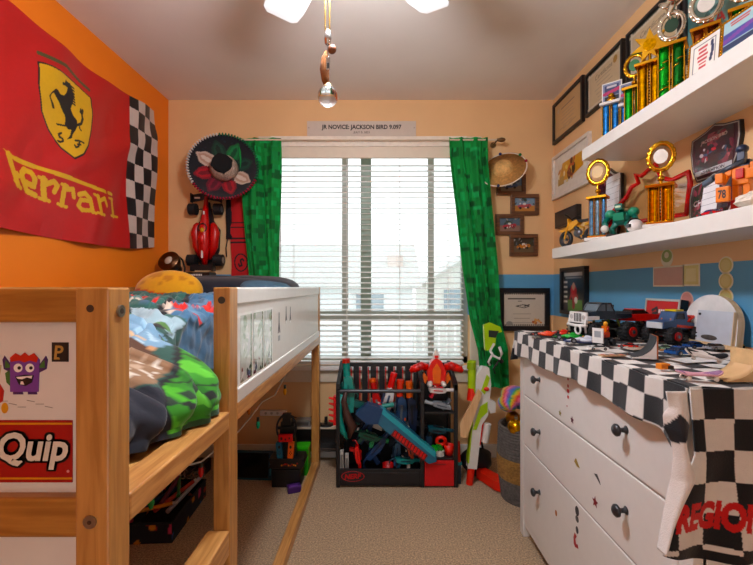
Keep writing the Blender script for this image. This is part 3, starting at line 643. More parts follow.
# formula car shared builder: length along +x (nose), up z
def formula_car(name, label, loc, rot, s, c1, c2, group=None, cat='toy car', detail=True, stand=None):
    t = thing(name, label, cat, loc, rot=rot, group=group)
    P = K(c1, .28); D = K(c2, .45); T = K('#18181a', .7); Wt = K('#e8e6e0', .4)
    def S(b): b.T = Matrix.Scale(s, 4); return b
    b = S(MB()); b.prism([(-.95, -.16), (-.5, -.36), (.1, -.38), (.35, -.2), (.9, -.08), (.9, .08), (.35, .2), (.1, .38), (-.5, .36), (-.95, .16)], .05, D, Up(0, 0, .09)); b.build('floor_plate', t)
    b = S(MB()); b.tube([(-.9, 0, .2), (-.6, 0, .27), (-.2, 0, .3), (.15, 0, .25), (.55, 0, .19), (1.05, 0, .12)], [.07, .13, .17, .14, .09, .045], P, 12)
    for sg in (-1, 1): b.tube([(-.75, sg * .12, .16), (-.4, sg * .24, .18), (.0, sg * .28, .19), (.2, sg * .24, .19), (.28, sg * .2, .19)], [.04, .12, .13, .1, .05], P, 10)
    b.tube([(-.5, 0, .3), (-.3, 0, .4), (-.12, 0, .42), (-.05, 0, .4)], [.05, .08, .085, .05], P, 8)
    b.build('bodywork', t)
    b = S(MB()); b.ell((.1, 0, .34), (.13, .09, .05), T, 12, 8); b.torus((.12, 0, .39), .12, .018, D, Matrix.Identity(4), 16, 6); b.ell((.05, 0, .39), (.07, .06, .07), K('#d8b020' if c1 != '#d02818' else '#20222a', .3), 12, 8); b.build('cockpit', t)
    b = S(MB()); b.prism([(.9, -.42), (1.12, -.4), (1.18, 0), (1.12, .4), (.9, .42), (.98, 0)], .03, D, Up(0, 0, .1))
    for sg in (-1, 1): b.bx(.88, 1.14, sg * .42 - .012, sg * .42 + .012, .06, .2, D)
    if detail:
        for sg in (-1, 1): b.box((1.02, sg * .27, .104), (.05, .16, .006), Wt)
    b.build('front_wing', t)
    b = S(MB()); b.bx(-1.08, -.92, -.3, .3, .42, .45, D); b.bx(-1.05, -.95, -.3, .3, .35, .37, P)
    for sg in (-1, 1): b.bx(-1.1, -.88, sg * .3 - .012, sg * .3 + .012, .22, .47, D)
    b.build('rear_wing', t)
    for x, w_ in ((-.78, .2), (.68, .16)):
        for sg in (-1, 1):
            b = S(MB()); b.cyl((x, sg * .26, .17), (x, sg * (.3 + w_), .17), .165, T, n=20); b.cyl((x, sg * (.3 + w_), .17), (x, sg * (.305 + w_), .17), .09, K('#8a8a8c', .3, .6), n=14); b.cyl((x, sg * .1, .17), (x, sg * .28, .17), .02, D, n=6)
            b.build('wheel', t, .01 * s)
    if detail:
        b = S(MB())
        for x, y, z in ((-.62, .0, .405), (.5, 0, .285)): b.box((x, y, z), (.22, .05, .01), Wt)
        b.text('RACING', .3, .07, Wt, Matrix.Translation((-.75, 0, .34)) @ Matrix.Rotation(PI, 4, 'Z') if False else Up(-.7, .0, .36), .0) if False else None
        b.build('white_markings', t)
    return t
c0 = W(205, 233, 2.76)
fc = formula_car('model_race_car', 'large red model race car mounted nose up on the wall above a black base', (c0.x + .004, 2.80, c0.z + .0), (-PI / 2, -PI / 2, 0), .235, '#c4141c', '#17171a', cat='model car')
fc.rotation_euler = Matrix(((0, -1, 0), (0, 0, -1), (1, 0, 0))).to_euler()
b = MB(); bw = W(202, 275, 2.77); b.bx(bw.x - .075, bw.x + .08, 2.70, 2.808, 1.205, 1.262, K('#151517', .3)); lt = K('#e6e6e2', .4)
for i in range(8): b.bx(bw.x - .055 + i * .011, bw.x - .047 + i * .011, 2.6992, 2.70, 1.238, 1.25, lt)
one(b, 'display_base', 'black display base under the wall mounted red race car', 'stand', bevel=.003)
# scarf
def scarf_art(c):
    BK = '#171419'; c.rect(-.1, -.1, .1, .02, BK)
    for z in (.395, .365, .29, .262): c.rect(-.1, z, .1, z + .009, BK)
    c.ell(0, .13, .05, .062, BK); c.ell(0, .13, .041, .053, '#c2182c'); c.stroke([(-.018, .12), (-.01, .105), (.006, .112), (.0, .13), (-.004, .146), (.012, .155), (.02, .142)], .012, BK)
sc = W(240, 280, 2.775)
def scf(u, v): return Vector((sc.x + (u - .5) * .135 + .004 * math.sin(v * 9), 2.79 + .006 * math.sin(u * 5 + v * 4) , 1.2 + v * .58))
b = MB(); b.sheet(scf, lambda u, v: ((u - .5) * .135, v * .58), 40, 150, paint_mat('knitted scarf', .9, .5, 260, .3), '#c2182c', scarf_art)
for i in range(14): b.cyl((sc.x - .064 + i * .0098, 2.79, 1.2), (sc.x - .064 + i * .0098, 2.79, 1.17), .003, K('#201a1e', .9), n=5)
one(b, 'scarf', 'red supporter scarf with black stripes hanging below the sombrero', 'scarf', solid=.006)
b = MB(); bp = W(229, 220, 2.79); b.surf(lambda u, v: Vector((bp.x + (u - .5) * .04, 2.79 + .004 * math.sin(v * 8), 1.49 + v * .27)), 4, 16, K('#14141a', .9))
b.tube([(bp.x - .01, 2.79, 1.49), (bp.x - .02, 2.79, 1.43), (bp.x - .016, 2.79, 1.37)], .002, K('#14141a', .9)); one(b, 'black_strap', 'narrow black strap hanging beside the red scarf', 'strap', solid=.004)
# clip lamp
lp = W(170, 262, 2.6); COP = K('#8c6a52', .28, 1.0)
cl = thing('clip_lamp', 'small copper clip lamp at the bed head under the orange wall', 'lamp', (lp.x, 2.6, 1.163))
M = Matrix.Translation((0, 0, lp.z - 1.163)) @ Euler((math.radians(62), math.radians(-14), 0)).to_matrix().to_4x4()
b = MB(); b.lathe([(.066, .0), (.067, .004), (.064, .03), (.05, .06), (.03, .085), (.026, .12), (.018, .125), (.016, .12), (.024, .09), (.046, .058), (.06, .028), (.063, .0)], COP, M @ Matrix.Rotation(PI, 4, 'X') @ Matrix.Translation((0, 0, -.02)), 28); b.build('lamp_shade', cl)
b = MB(); b.ell(M @ Vector((0, 0, .0)), (.032, .032, .036), K('#c9b8a8', .3), 16, 10); b.build('bulb', cl)
b = MB(); hz = lp.z - 1.163; b.tube([(0, .09, hz + .05), (.03, .1, hz + .02), (.055, .08, hz - .03), (.062, .06, 0.02), (.062, .055, 0)], .006, K('#2a2420', .4, .5), 8); b.build('gooseneck', cl)
b = MB(); b.bx(.045, .08, .035, .075, 0, .03, K('#201c1a', .4)); b.build('clamp', cl, .004)

# ================================================================== curtains + rod + sign
def curtain_mat():
    m = bpy.data.materials.new('green block print curtain'); m.use_nodes = True; nt = m.node_tree; N = nt.nodes; L = nt.links; p = N['Principled BSDF']
    at = N.new('ShaderNodeAttribute'); at.attribute_name = 'pattern'; L.new(at.outputs['Color'], p.inputs['Base Color']); p.inputs['Roughness'].default_value = .85
    tr_ = N.new('ShaderNodeBsdfTranslucent'); L.new(at.outputs['Color'], tr_.inputs[0]); mx = N.new('ShaderNodeMixShader'); mx.inputs[0].default_value = .28
    L.new(p.outputs[0], mx.inputs[1]); L.new(tr_.outputs[0], mx.inputs[2]); L.new(mx.outputs[0], N['Material Output'].inputs['Surface']); return m
CUR = curtain_mat()
def cur_art(c):
    r = random.Random(5); cs = ['#249a4e', '#2aa658', '#1d8644', '#35b566', '#176f38', '#2a9a55', '#1f8f48']
    for i in range(420):
        x, z = r.uniform(0, .6) // .03 * .03, r.uniform(0, 2) // .03 * .03; w_ = r.choice([.03, .06, .09]); c.rect(x, z, x + w_, z + r.choice([.03, .06]), r.choice(cs))
    for i in range(60):
        x, z = r.uniform(0, .6) // .03 * .03, r.uniform(0, 2) // .03 * .03; c.rect(x, z, x + r.choice([.03, .06, .12]), z + .03, r.choice(['#12602f', '#166a36', '#3cbc70']))
def curtain(name, label, edges, ztop, zbot, folds, yb):
    n = 26
    def f(u, v):
        z = lerp(zbot, ztop, v); a, c_ = interp([e[0] for e in edges], [e[1] for e in edges], z), interp([e[0] for e in edges], [e[2] for e in edges], z)
        x = lerp(a, c_, u); ph = u * folds * 2 * PI; d = .017 * math.sin(ph + .5 * math.sin(v * 4)) + .008 * math.sin(ph * 2.3 + v * 5)
        if v > .955: d *= .6
        return Vector((x + .006 * math.sin(ph * .7 + v * 6), yb + d, z))
    b = MB(); b.sheet(f, lambda u, v: (u * .6, v * (ztop - zbot)), 110, 140, CUR, '#249a4e', cur_art); return one(b, name, label, 'curtain', 'curtains')
curtain('curtain', 'gathered green block print curtain between the sombrero and the window', [(1.0, -.86, -.665), (1.5, -.90, -.67), (2.0, -.92, -.655), (2.15, -.93, -.655)], 2.15, .95, 2.2, 2.715)
def cx_(px): return (px - 380) * 2.715 / 410
curtain('curtain', 'green block print curtain slanting down beside the straw hat and photo frames', [(.5, cx_(481), cx_(509)), (.75, cx_(477), cx_(507)), (.95, cx_(469), cx_(499)), (1.3, cx_(462), cx_(496)), (1.7, cx_(456), cx_(491)), (2.0, cx_(450), cx_(488)), (2.15, cx_(449), cx_(488))], 2.15, .5, 2.7, 2.705)
rod = thing('curtain_rod', 'slim dark curtain rod over the window with finials', 'curtain rod', (-.06, 2.75, 2.135)); RODM = K('#8a7458', .3, .9); RODC = K('#d6c7b0', .4)
b = MB(); b.cyl((-.9, -.045, 0), (.84, -.045, 0), .006, RODC, n=12); b.build('rod', rod)
for x in (-.91, .86): b = MB(); b.lathe([(0, -.03), (.012, -.02), (.016, 0), (.01, .02), (.008, .03)], RODM, Matrix.Translation((x, -.045, 0)) @ Matrix.Rotation(PI / 2 * (1 if x < 0 else -1), 4, 'Y'), 12); b.build('finial', rod)
for x in (-.88, .835): b = MB(); b.cyl((x, -.045, 0), (x, .059, 0), .006, RODM, n=8); b.cyl((x, .054, 0), (x, .0599, 0), .02, RODM, n=14); b.build('bracket', rod)
s0 = W(307, 138, 2.795); s1 = W(416, 121, 2.795)
sg = thing('name_sign', 'pale grey sign with black lettering above the window', 'sign', ((s0.x + s1.x) / 2, 2.809, s0.z + .015)); h = s1.z - s0.z - .015; wd = s1.x - s0.x
b = MB(); b.bx(-wd / 2, wd / 2, -.012, 0, 0, h, mat('sign board', '#cfc4b8', .5, var=.02)); ink = K('#1c1a1c', .6)
b.text('JR NOVICE: JACKSON BIRD 9.097', .545, .04, ink, Fm(0, -.0125, h * .56), .03, 0); b.text('JULY 5, 2021', .11, .018, ink, Fm(0, -.0125, h * .22), .01)
for x in (-wd / 2 + .012, wd / 2 - .012): b.disc(Fm(x, -.0125, h * .55), .004, .004, .001, K('#a49a90', .3, .8), 10)
b.build('sign_board', sg)
# ================================================================== back wall, beside the dresser
# straw hat
h2 = W(506, 171, 2.70); STR = mat('woven straw', '#c79a62', .85, var=.22, scale=70, bump=.8, bscale=160)
st = thing('straw_hat', 'small straw sombrero with bead trim hung over the photo frames', 'hat', (h2.x, 2.74, h2.z), rot=(math.radians(-34), math.radians(-24), math.radians(-12)))
b = MB(); b.lathe([(.05, 0.0), (.09, -.006), (.12, .004), (.145, .03)], STR, MH, 40, wob=lambda t: .05 * math.sin(2 * t)); b.build('brim', st, solid=.005)
b = MB(); b.lathe([(.07, -.003), (.066, .03), (.058, .06), (.04, .078), (.0, .084)], mat('pale straw', '#d8b27a', .85, var=.2, scale=70, bump=.8, bscale=160), MH, 32); b.build('crown', st)
b = MB(); b.torus((0, -.03, 0), .148, .004, K('#e6dccb', .8), MH, 40, 6); b.build('brim_cord', st)
for i, (a, c_) in enumerate(((20, '#2e7d46'), (75, '#26386e'), (145, '#b52c44'), (175, '#2c5d3c'), (-10, '#a12438'), (235, '#2a3d66'))):
    b = MB(); a = math.radians(a); b.ell((.148 * math.cos(a), -.036, .148 * math.sin(a)), .010, K(c_, .8), 10, 8); b.build('bead', st)
b = MB(); b.tube([(-.03, -.01, .06), (-.05, -.015, .12), (-.055, .0, .17)], .002, K('#3a2f28', .8)); b.build('hanging_cord', st)
b = MB(); q = W(487, 200, 2.66); b.surf(lambda u, v: Vector((q.x + (u - .5) * .028 + .012 * math.sin(v * 5), 2.745 + .008 * math.sin(u * 6), 1.45 + v * .70)), 4, 30, K('#15151a', .9)); one(b, 'black_scarf', 'long narrow black scarf hanging from the curtain rod end beside the straw hat', 'scarf', solid=.01)
# generic framed print facing -y in its own frame; loc = lower middle of the back
def framed(name, label, cat, loc, rz, w_, h_, fw, fd, fm, base, art, group=None, mount=None, mw=0, rot=None, gl=.003):
    t = thing(name, label, cat, loc, rz, group, rot)
    b = MB()
    b.bx(-w_ / 2, w_ / 2, -fd, 0, 0, fw, fm); b.bx(-w_ / 2, w_ / 2, -fd, 0, h_ - fw, h_, fm); b.bx(-w_ / 2, -w_ / 2 + fw, -fd, 0, fw, h_ - fw, fm); b.bx(w_ / 2 - fw, w_ / 2, -fd, 0, fw, h_ - fw, fm)
    b.build('frame', t, .002)
    iw, ih = w_ - 2 * fw, h_ - 2 * fw
    if mount:
        b = MB(); b.bx(-iw / 2, iw / 2, -fd * .4, -fd * .2, fw, h_ - fw, mount); b.build('mount', t)
    b = MB(); b.print(iw - 2 * mw, ih - 2 * mw, Fm(0, -fd * .45, h_ / 2), base, art, paint_mat('framed print', .35, coat=.3), gl); b.build('print', t)
    return t
DW = wood('dark picture frame', '#5a3a22', '#7a5232', 'x', .5, 12)
def race_photo(seed, sky, gnd, car):
    def art(c):
        c.r = np.random.RandomState(seed); c.rect(-.2, -.2, .2, -.005, gnd); c.blotch(14, -.08, .0, .08, .05, .006, .018, [sky, '#3a4a3a', '#56606a', '#a9a9a4'])
        c.stroke([(-.035, -.012), (.035, -.004)], .022, car); c.ell(-.028, -.022, .009, .009, '#15151a'); c.ell(.026, -.018, .009, .009, '#15151a'); c.ell(0, .006, .012, .009, '#e4e0da'); c.blotch(8, -.04, -.02, .04, .01, .003, .008, [car, '#e8e4dc', '#20304a'])
    return art
t0 = None
ph = thing('photo_frame_cluster', 'four small wooden photo frames joined in a zigzag below the straw hat', 'photo frame', (.93, 2.809, 1.37))
for i, (a, b0, c_, d, sky, gnd, car) in enumerate(((497, 174, 526, 195, '#6c8aa4', '#8a7a66', '#3a5a8c'), (511, 194, 539, 215, '#7f9bb0', '#c28a4a', '#b4545c'), (496, 214, 524, 235, '#5e7484', '#94786a', '#b83a48'), (510, 234, 538, 256, '#3c3428', '#6a5a44', '#c9842a'))):
    p0 = W(a, d, 2.79); p1 = W(c_, b0, 2.79); x0, x1, z0, z1 = p0.x - .93, p1.x - .93, p0.z - 1.37, p1.z - 1.37
    b = MB(); f = .026
    b.bx(x0, x1, -.022, 0, z0, z0 + f, DW); b.bx(x0, x1, -.022, 0, z1 - f, z1, DW); b.bx(x0, x0 + f, -.022, 0, z0 + f, z1 - f, DW); b.bx(x1 - f, x1, -.022, 0, z0 + f, z1 - f, DW); fr = b.build('frame', ph, .002)
    b = MB(); b.print(x1 - x0 - 2 * f, z1 - z0 - 2 * f, Fm((x0 + x1) / 2, -.008, (z0 + z1) / 2), sky, race_photo(i, sky, gnd, car), paint_mat('framed print', .35, coat=.3), .003); b.build('photo', fr)
BF = K('#17161a', .4)
def cert_art(style):
    def art(c):
        w_, h_ = c.P[:, 0].max(), c.P[:, 1].max()
        if style == 0:
            for i in range(20): c.ell(-w_ + 2 * w_ * i / 19, h_ - .006, .006, .004, '#4b4138'); c.ell(-w_ + 2 * w_ * i / 19, -h_ + .006, .006, .004, '#4b4138')
            c.rect(-w_ * .8, h_ * .62, w_ * .55, h_ * .68, '#5a5148'); c.rect(-w_ * .3, h_ * .48, -w_ * .1, h_ * .52, '#8c8378')
            c.stroke([(-w_ * .4, h_ * .2), (w_ * .0, h_ * .3), (w_ * .25, h_ * .18), (0, h_ * .1), (-w_ * .4, h_ * .2)], .005, '#3f3b38'); c.stroke([(w_ * .0, h_ * .2), (w_ * .25, h_ * .28)], .008, '#3f3b38')
            c.lines(-w_ * .7, w_ * .5, -h_ * .25, .03, 3, .003, '#8c8378'); c.blotch(12, w_ * .4, -h_ * .9, w_ * .9, -h_ * .62, .006, .016, ['#c98a4a', '#b56a3a', '#e0b070']); c.ell(-w_ * .72, -h_ * .85, .022, .016, '#9a938a')
        else:
            if style == 2:
                c.frame(-w_, -h_, w_, h_, .016, '#41463c'); r = .012
                for i in range(26): c.ell(-w_ + 2 * w_ * i / 25, h_ - .016, r * .6, r * .6, '#d8cdb8'); c.ell(-w_ + 2 * w_ * i / 25, -h_ + .016, r * .6, r * .6, '#d8cdb8')
                for i in range(18): c.ell(-w_ + .016, -h_ + 2 * h_ * i / 17, r * .6, r * .6, '#d8cdb8'); c.ell(w_ - .016, -h_ + 2 * h_ * i / 17, r * .6, r * .6, '#d8cdb8')
                c.ell(w_ * .66, h_ * .58, .019, .019, '#a8843c')
            c.text('Certificate', 0, h_ * .52, w_ * 1.0, .026, '#6b6258', 0, .15) if style == 2 else c.rect(-w_ * .5, h_ * .5, w_ * .5, h_ * .56, '#7a7064')
            c.lines(-w_ * .6, w_ * .6, h_ * .3, .022, 6, .003, '#9a9084'); c.ell(-w_ * .72, h_ * .55, .014, .014, '#c0b29a') if style == 1 else None
            c.rect(-w_ * .6, -h_ * .62, -w_ * .1, -h_ * .6, '#8a8074'); c.rect(w_ * .1, -h_ * .62, w_ * .6, -h_ * .6, '#8a8074')
    return art
q0 = W(499, 331, 2.79); q1 = W(550, 288, 2.79)
framed('framed_certificate', 'black framed award certificate low on the blue band beside the curtain', 'certificate', ((q0.x + q1.x) / 2, 2.809, q0.z), 0, q1.x - q0.x, q1.z - q0.z, .034, .022, BF, '#d3cabb', cert_art(0))
# right wall frames (rz -90: front faces the room)
RZ = -PI / 2
def on_rwall(name, label, cat, y0, y1, z0, z1, fw, fd, fm, base, art, **k): return framed(name, label, cat, (1.1895, (y0 + y1) / 2, z0), RZ, y1 - y0, z1 - z0, fw, fd, fm, base, art, **k)
GC = 'framed certificates above the shelf'
on_rwall('framed_certificate', 'plain black framed certificate in the corner nearest the window, above the shelf', 'certificate', 2.375, 2.785, 2.125, 2.395, .022, .02, BF, '#c8aa80', cert_art(1), group=GC)
on_rwall('framed_certificate', 'certificate with scalloped border and gold seal above the blue trophies', 'certificate', 1.985, 2.345, 2.13, 2.37, .016, .02, BF, '#cdbb9c', cert_art(2), group=GC)
on_rwall('framed_certificate', 'certificate with scalloped border partly hidden behind the gold star trophy', 'certificate', 1.60, 1.955, 2.125, 2.365, .016, .02, BF, '#cdbb9c', cert_art(2), group=GC)
def teal_art(c):
    w_, h_ = c.P[:, 0].max(), c.P[:, 1].max(); c.blotch(12, -w_, -h_, w_, h_, .03, .09, ['#5f8f8c', '#8fb0a8', '#46706e', '#a6bfb6']); c.text('MA', -.09, -.085, .1, .05, '#b32a2c', .02); c.rect(-w_ * .5, -h_ * .3, w_ * .6, -h_ * .22, '#3a5b5a')
on_rwall('framed_poster', 'teal framed poster with red lettering behind the trophies', 'poster', 1.13, 1.585, 2.02, 2.36, .014, .02, BF, '#77a09c', teal_art)
def bike_art(c):
    w_, h_ = c.P[:, 0].max(), c.P[:, 1].max(); c.poly([(-w_, -h_ * .6), (-w_ * .6, h_), (w_, h_), (w_, -h_ * .3), (0, -h_ * .8)], '#d6a52c'); c.rect(-w_, -h_, -w_ * .5, -h_ * .2, '#b89a5a'); c.blotch(10, -w_, -h_, w_ * .3, h_, .012, .03, ['#e8d070', '#c98a2a', '#f0e6c8'])
    c.ell(-.01, -.02, .026, .038, '#4a2a20'); c.ell(-.01, -.02, .014, .022, '#a2603a'); c.ell(.045, .0, .024, .036, '#3a2420'); c.stroke([(-.02, .01), (.01, .03), (.045, .02), (.06, .06)], .018, '#c0561e'); c.ell(.02, .05, .018, .02, '#6a2a1c'); c.stroke([(-.03, -.01), (.03, -.04)], .02, '#7a2c22')
on_rwall('framed_picture', 'white framed yellow motorcycle picture between the two shelves', 'picture', 2.30, 2.79, 1.75, 2.04, .022, .022, mat('white picture frame', '#dcd6cc', .4), '#e4ddd0', bike_art, mount=mat('white mount', '#e3ddd2', .7), mw=.055)
def mag_art(c):
    w_, h_ = c.P[:, 0].max(), c.P[:, 1].max(); c.rect(-w_, -h_, w_, -h_ * .45, '#5a8a3a'); c.rect(-w_ * 1, -h_, -w_ * .55, h_ * .6, '#3a3c40'); c.rect(-w_ * .9, h_ * .74, w_ * .9, h_ * .92, '#a9aaa6'); c.rect(-w_ * .8, h_ * .62, w_ * .7, h_ * .69, '#8a8c8a')
    for i in range(5): c.rect(-w_ * .95, h_ * (.4 - i * .25), -w_ * .6, h_ * (.5 - i * .25), '#c9c6bf')
    c.stroke([(0, -h_ * .75), (.0, -h_ * .2)], .035, '#9a1c24'); c.ell(0, -h_ * .02, .04, .045, '#b8242c'); c.stroke([(-.03, -h_ * .1), (-.045, -h_ * .4)], .018, '#9a1c24'); c.stroke([(.03, -h_ * .1), (.05, -h_ * .35)], .018, '#9a1c24'); c.ell(0, h_ * .22, .018, .024, '#c99a7a'); c.ell(.03, -h_ * .45, .02, .02, '#e0dcd4')
on_rwall('framed_poster', 'black framed poster of a figure in red racing clothes below the shelf', 'poster', 2.33, 2.65, .995, 1.285, .022, .03, BF, '#1d2126', mag_art)
b = MB(); b.bx(1.16, 1.1895, 2.42, 2.72, 1.55, 1.655, BF); b.bx(1.1595, 1.16, 2.44, 2.70, 1.565, 1.64, K('#2b2726', .3)); one(b, 'wall_box', 'small flat black box on the wall behind the yellow toy motorbike', 'box', bevel=.003)
# pale wall stickers
def sticker(label, y, z, shapes, name='wall_sticker', group='pale wall stickers'):
    b = MB()
    for i, (poly, col) in enumerate(shapes): b.prism(poly, .001, mat('wall sticker ' + col, col, .5, var=.03), Sd(1.189 - .0006 * i, y, z))
    o = b.build(name); return tag(recenter(o), label, 'sticker', group)
def circ(r, n=24, cx=0, cy=0, ry=None): return [(cx + r * math.cos(2 * PI * i / n), cy + (ry or r) * math.sin(2 * PI * i / n)) for i in range(n)]
y, z = on_right(667, 258); sticker('green rounded wall sticker with a pale border standing above the brown sticker', y, z, [(circ(.036, ry=.038), '#e4dfc8'), (circ(.030, ry=.026, cy=.008), '#9cae6c'), (circ(.013, cy=.012), '#e4dfc8')])
def rect(w_, h_): return [(-w_ / 2, -h_ / 2), (w_ / 2, -h_ / 2), (w_ / 2, h_ / 2), (-w_ / 2, h_ / 2)]
sticker('pale brown rectangular wall sticker on the blue band', 1.695, 1.208, [(rect(.18, .085), '#e4dfc8'), (rect(.168, .073), '#c9a594')])
sticker('pale yellow square wall sticker on the blue band', 1.567, 1.210, [(rect(.085, .085), '#e4dfc8'), (rect(.073, .073), '#d3cf8e'), (rect(.05, .05), '#dcd9a4')])
for py, lb in ((265, 'topmost round yellow sticker of the column by the picture edge'), (281, 'round yellow sticker in the middle of the column on the blue wall'), (297, 'round yellow sticker just above the arched white board')):
    y, z = on_right(726, py); sticker(lb, y, z, [(circ(.030), '#e4dfc0'), (circ(.0245), '#d0c77e'), (circ(.019), '#d8d092')])
y, z = on_right(687, 300); sticker('small pink rounded sticker above the red award frame', y, z, [(circ(.033), '#d8b0a4'), (circ(.026, cy=.002), '#c98e84')])
# ================================================================== floating shelves and what stands on them
SHW = mat('white shelf foil', '#e2dfd9', .35, var=.015)
for lb, y1, z0, z1 in (('upper white floating shelf holding the trophies', 1.888, 1.744, 1.795), ('lower white floating shelf holding plaques and toys', 2.217, 1.317, 1.37)):
    b = MB(); b.bx(.93, 1.1895, .5, y1, z0, z1, SHW); one(b, 'floating_shelf', lb, 'shelf', 'floating shelves', bevel=.0015)
UZ, LZ = 1.795, 1.37
GOLD = K('#d0a24a', .18, 1.0); GOLDD = mat('gold foil', '#c8962e', .2, 1.0, var=.35, scale=90); SILV = K('#d4cec0', .16, 1.0); MARB = mat('white marble', '#dcd8d2', .3, var=.1, scale=20); BLKM = K('#1b1a1c', .25)
def foil(c): return mat('foil ' + c, c, .22, .75, var=.45, scale=70)
def wreath(b, z, r, m, face):
    b.torus((0, 0, z), r, r * .16, m, FRONT, 26, 8, 1.0, 1.3)
    for i in range(16):
        a = PI * (.5 + 2 * i / 16.) ; b.ell((r * 1.12 * math.cos(a), 0, z + r * 1.42 * math.sin(a)), (r * .2, r * .1, r * .34), m, 8, 6, (0, -a, 0))
    b.disc(Fm(0, -r * .18, z), r * .62, r * .72, r * .1, face, 24)
def figure(b, z, s, m):                            # little winged runner on top
    b.tube([(0, 0, z), (-.1 * s, 0, z + .25 * s), (0, 0, z + .5 * s), (.06 * s, 0, z + .75 * s)], [.09 * s, .1 * s, .14 * s, .1 * s], m, 8); b.ell((.1 * s, 0, z + .92 * s), .1 * s, m, 10, 8)
    b.tube([(.04 * s, 0, z + .7 * s), (.3 * s, -.05 * s, z + .75 * s), (.42 * s, -.05 * s, z + 1.0 * s)], .05 * s, m, 6); b.tube([(0, 0, z + .7 * s), (-.28 * s, 0, z + .6 * s), (-.42 * s, 0, z + .8 * s)], .05 * s, m, 6)
    b.tube([(0, 0, z + .4 * s), (.22 * s, 0, z + .2 * s), (.2 * s, 0, z - .05 * s)], .07 * s, m, 6)
    for sg in (-1, 1): b.ell((sg * .25 * s, .08 * s, z + .72 * s), (.3 * s, .03 * s, .12 * s), m, 8, 6, (0, -sg * .7, 0))
def trophy(label, x, y, z, cols, bw, colh, topk, toph, face='#e8e4da', group='trophies on the upper shelf', rz=-.75, twist=False, mid=None):
    t = thing('trophy', label, 'trophy', (x, y, z), rz, group)
    b = MB(); b.bx(-bw * .62, bw * .62, -bw * .5, bw * .5, 0, .014, MARB if topk != 'card' else BLKM); b.bx(-bw * .5, bw * .5, -bw * .4, bw * .4, .014, .022, GOLD); b.build('base', t, .002)
    n = len(cols); r = bw / n * .44
    for i, c in enumerate(cols):
        cxx = (i - (n - 1) / 2) * bw / n; b = MB(); m = GOLDD if c == 'gold' else foil(c)
        b.lathe([(r, .022), (r * 1.0, .03), (r * 1.0, .022 + colh - .01), (r, .022 + colh)], m, Matrix.Translation((cxx, 0, 0)), 14)
        for k in range(int(colh / .012)):
            if twist or c == 'gold':
                a0 = k * .9 if twist else 0
                b.tube([(cxx + r * 1.02 * math.cos(a0 + q * .5), r * 1.02 * math.sin(a0 + q * .5), .03 + k * .0115 + q * .003) for q in range(7)], r * .16, GOLD if (c == 'gold' or k % 3 == 0) else m, 5)
        for sg in (-1, 1): b.cyl((cxx + sg * r * .9, -r * .7, .022), (cxx + sg * r * .9, -r * .7, .022 + colh), r * .14, GOLD, n=6)
        b.build('column', t)
    zt = .022 + colh; b = MB(); b.bx(-bw * .55, bw * .55, -bw * .42, bw * .42, zt, zt + .012, MARB if topk in ('card', 'wreath2') else GOLD); b.build('platform', t, .002); zt += .012
    b = MB(); fm = mat('trophy medallion ' + face, face, .4)
    if topk in ('wreath', 'wreath2'):
        b.cyl((0, 0, zt), (0, 0, zt + toph * .34), .006, GOLD, r2=.004, n=10); b.ell((0, 0, zt + toph * .14), (.012, .012, .01), GOLD, 10, 8); wreath(b, zt + toph * .64, toph * .225, GOLD, fm); b.build('wreath', t)
    elif topk == 'star':
        b.cyl((0, 0, zt), (0, 0, zt + toph * .4), .007, GOLD, r2=.004, n=10)
        pts = [((.5 if i % 2 == 0 else .24) * toph * math.sin(PI * i / 7), (.5 if i % 2 == 0 else .24) * toph * math.cos(PI * i / 7)) for i in range(14)][::-1]
        b.prism(pts, .012, GOLD, Fm(0, -.006, zt + toph * .55)); b.disc(Fm(0, -.0075, zt + toph * .55), toph * .17, toph * .17, .003, GOLDD); b.build('star', t, .001)
    elif topk == 'figure':
        wreath(b, zt + toph * .42, toph * .2, SILV, fm); figure(b, zt + toph * .55, toph * .5, SILV); b.ell((.01, -.02, zt + toph * .95), (.02, .012, .012), K('#c0642c', .3)); b.build('figure', t)
    elif topk == 'card':
        b.ell((0, 0, zt + .012), (.02, .012, .014), GOLD); b.ell((0, -.006, zt + .03), (.012, .01, .012), GOLD); b.build('ornament', t)
        b = MB(); b.bx(-toph * .42, toph * .42, .006, .01, zt + .01, zt + toph, K('#e6e2da', .5))
        def art(c): c.rect(-.03, -.015, .03, .03, '#38406a'); c.stroke([(-.03, -.006), (.028, .008)], .014, '#b8366a'); c.rect(-.03, -.04, .03, -.02, '#20222a'); c.rect(-.02, .02, .02, .028, '#c8c4ca')
        b.print(toph * .76, toph * .82, Fm(0, .005, zt + toph * .54), '#8a90a8', art, None, .003); b.build('photo_card', t)
    if mid:
        b = MB(); b.bx(-bw * .3, bw * .3, -bw * .5 - .003, -bw * .5, .004, .02, K(mid, .4)); b.build('name_plate', t)
    return t
trophy('twin blue column trophy at the window end of the upper shelf', 1.03, 1.825, UZ, ['#3a7fc0', '#3a7fc0'], .075, .155, 'card', .095, mid='#c84a3a')
trophy('second blue column trophy between the first blue one and the small green one', 1.075, 1.765, UZ, ['#3a7fc0', '#2f6fb0'], .07, .125, 'card', .095, mid='#c84a3a')
trophy('short green column trophy with a gold ringed medallion', 1.04, 1.675, UZ, ['#12a03a', '#0c7a2c'], .075, .15, 'wreath', .14, face='#3c7a4a')
trophy('gold column trophy topped by a gold star', 1.05, 1.595, UZ, ['gold', 'gold'], .085, .205, 'star', .13)
trophy('tall trophy with twisted green columns and a dark green medallion', 1.04, 1.462, UZ, ['#0f9c34', '#0a6a26'], .085, .195, 'figure', .17, face='#17402a', twist=True)
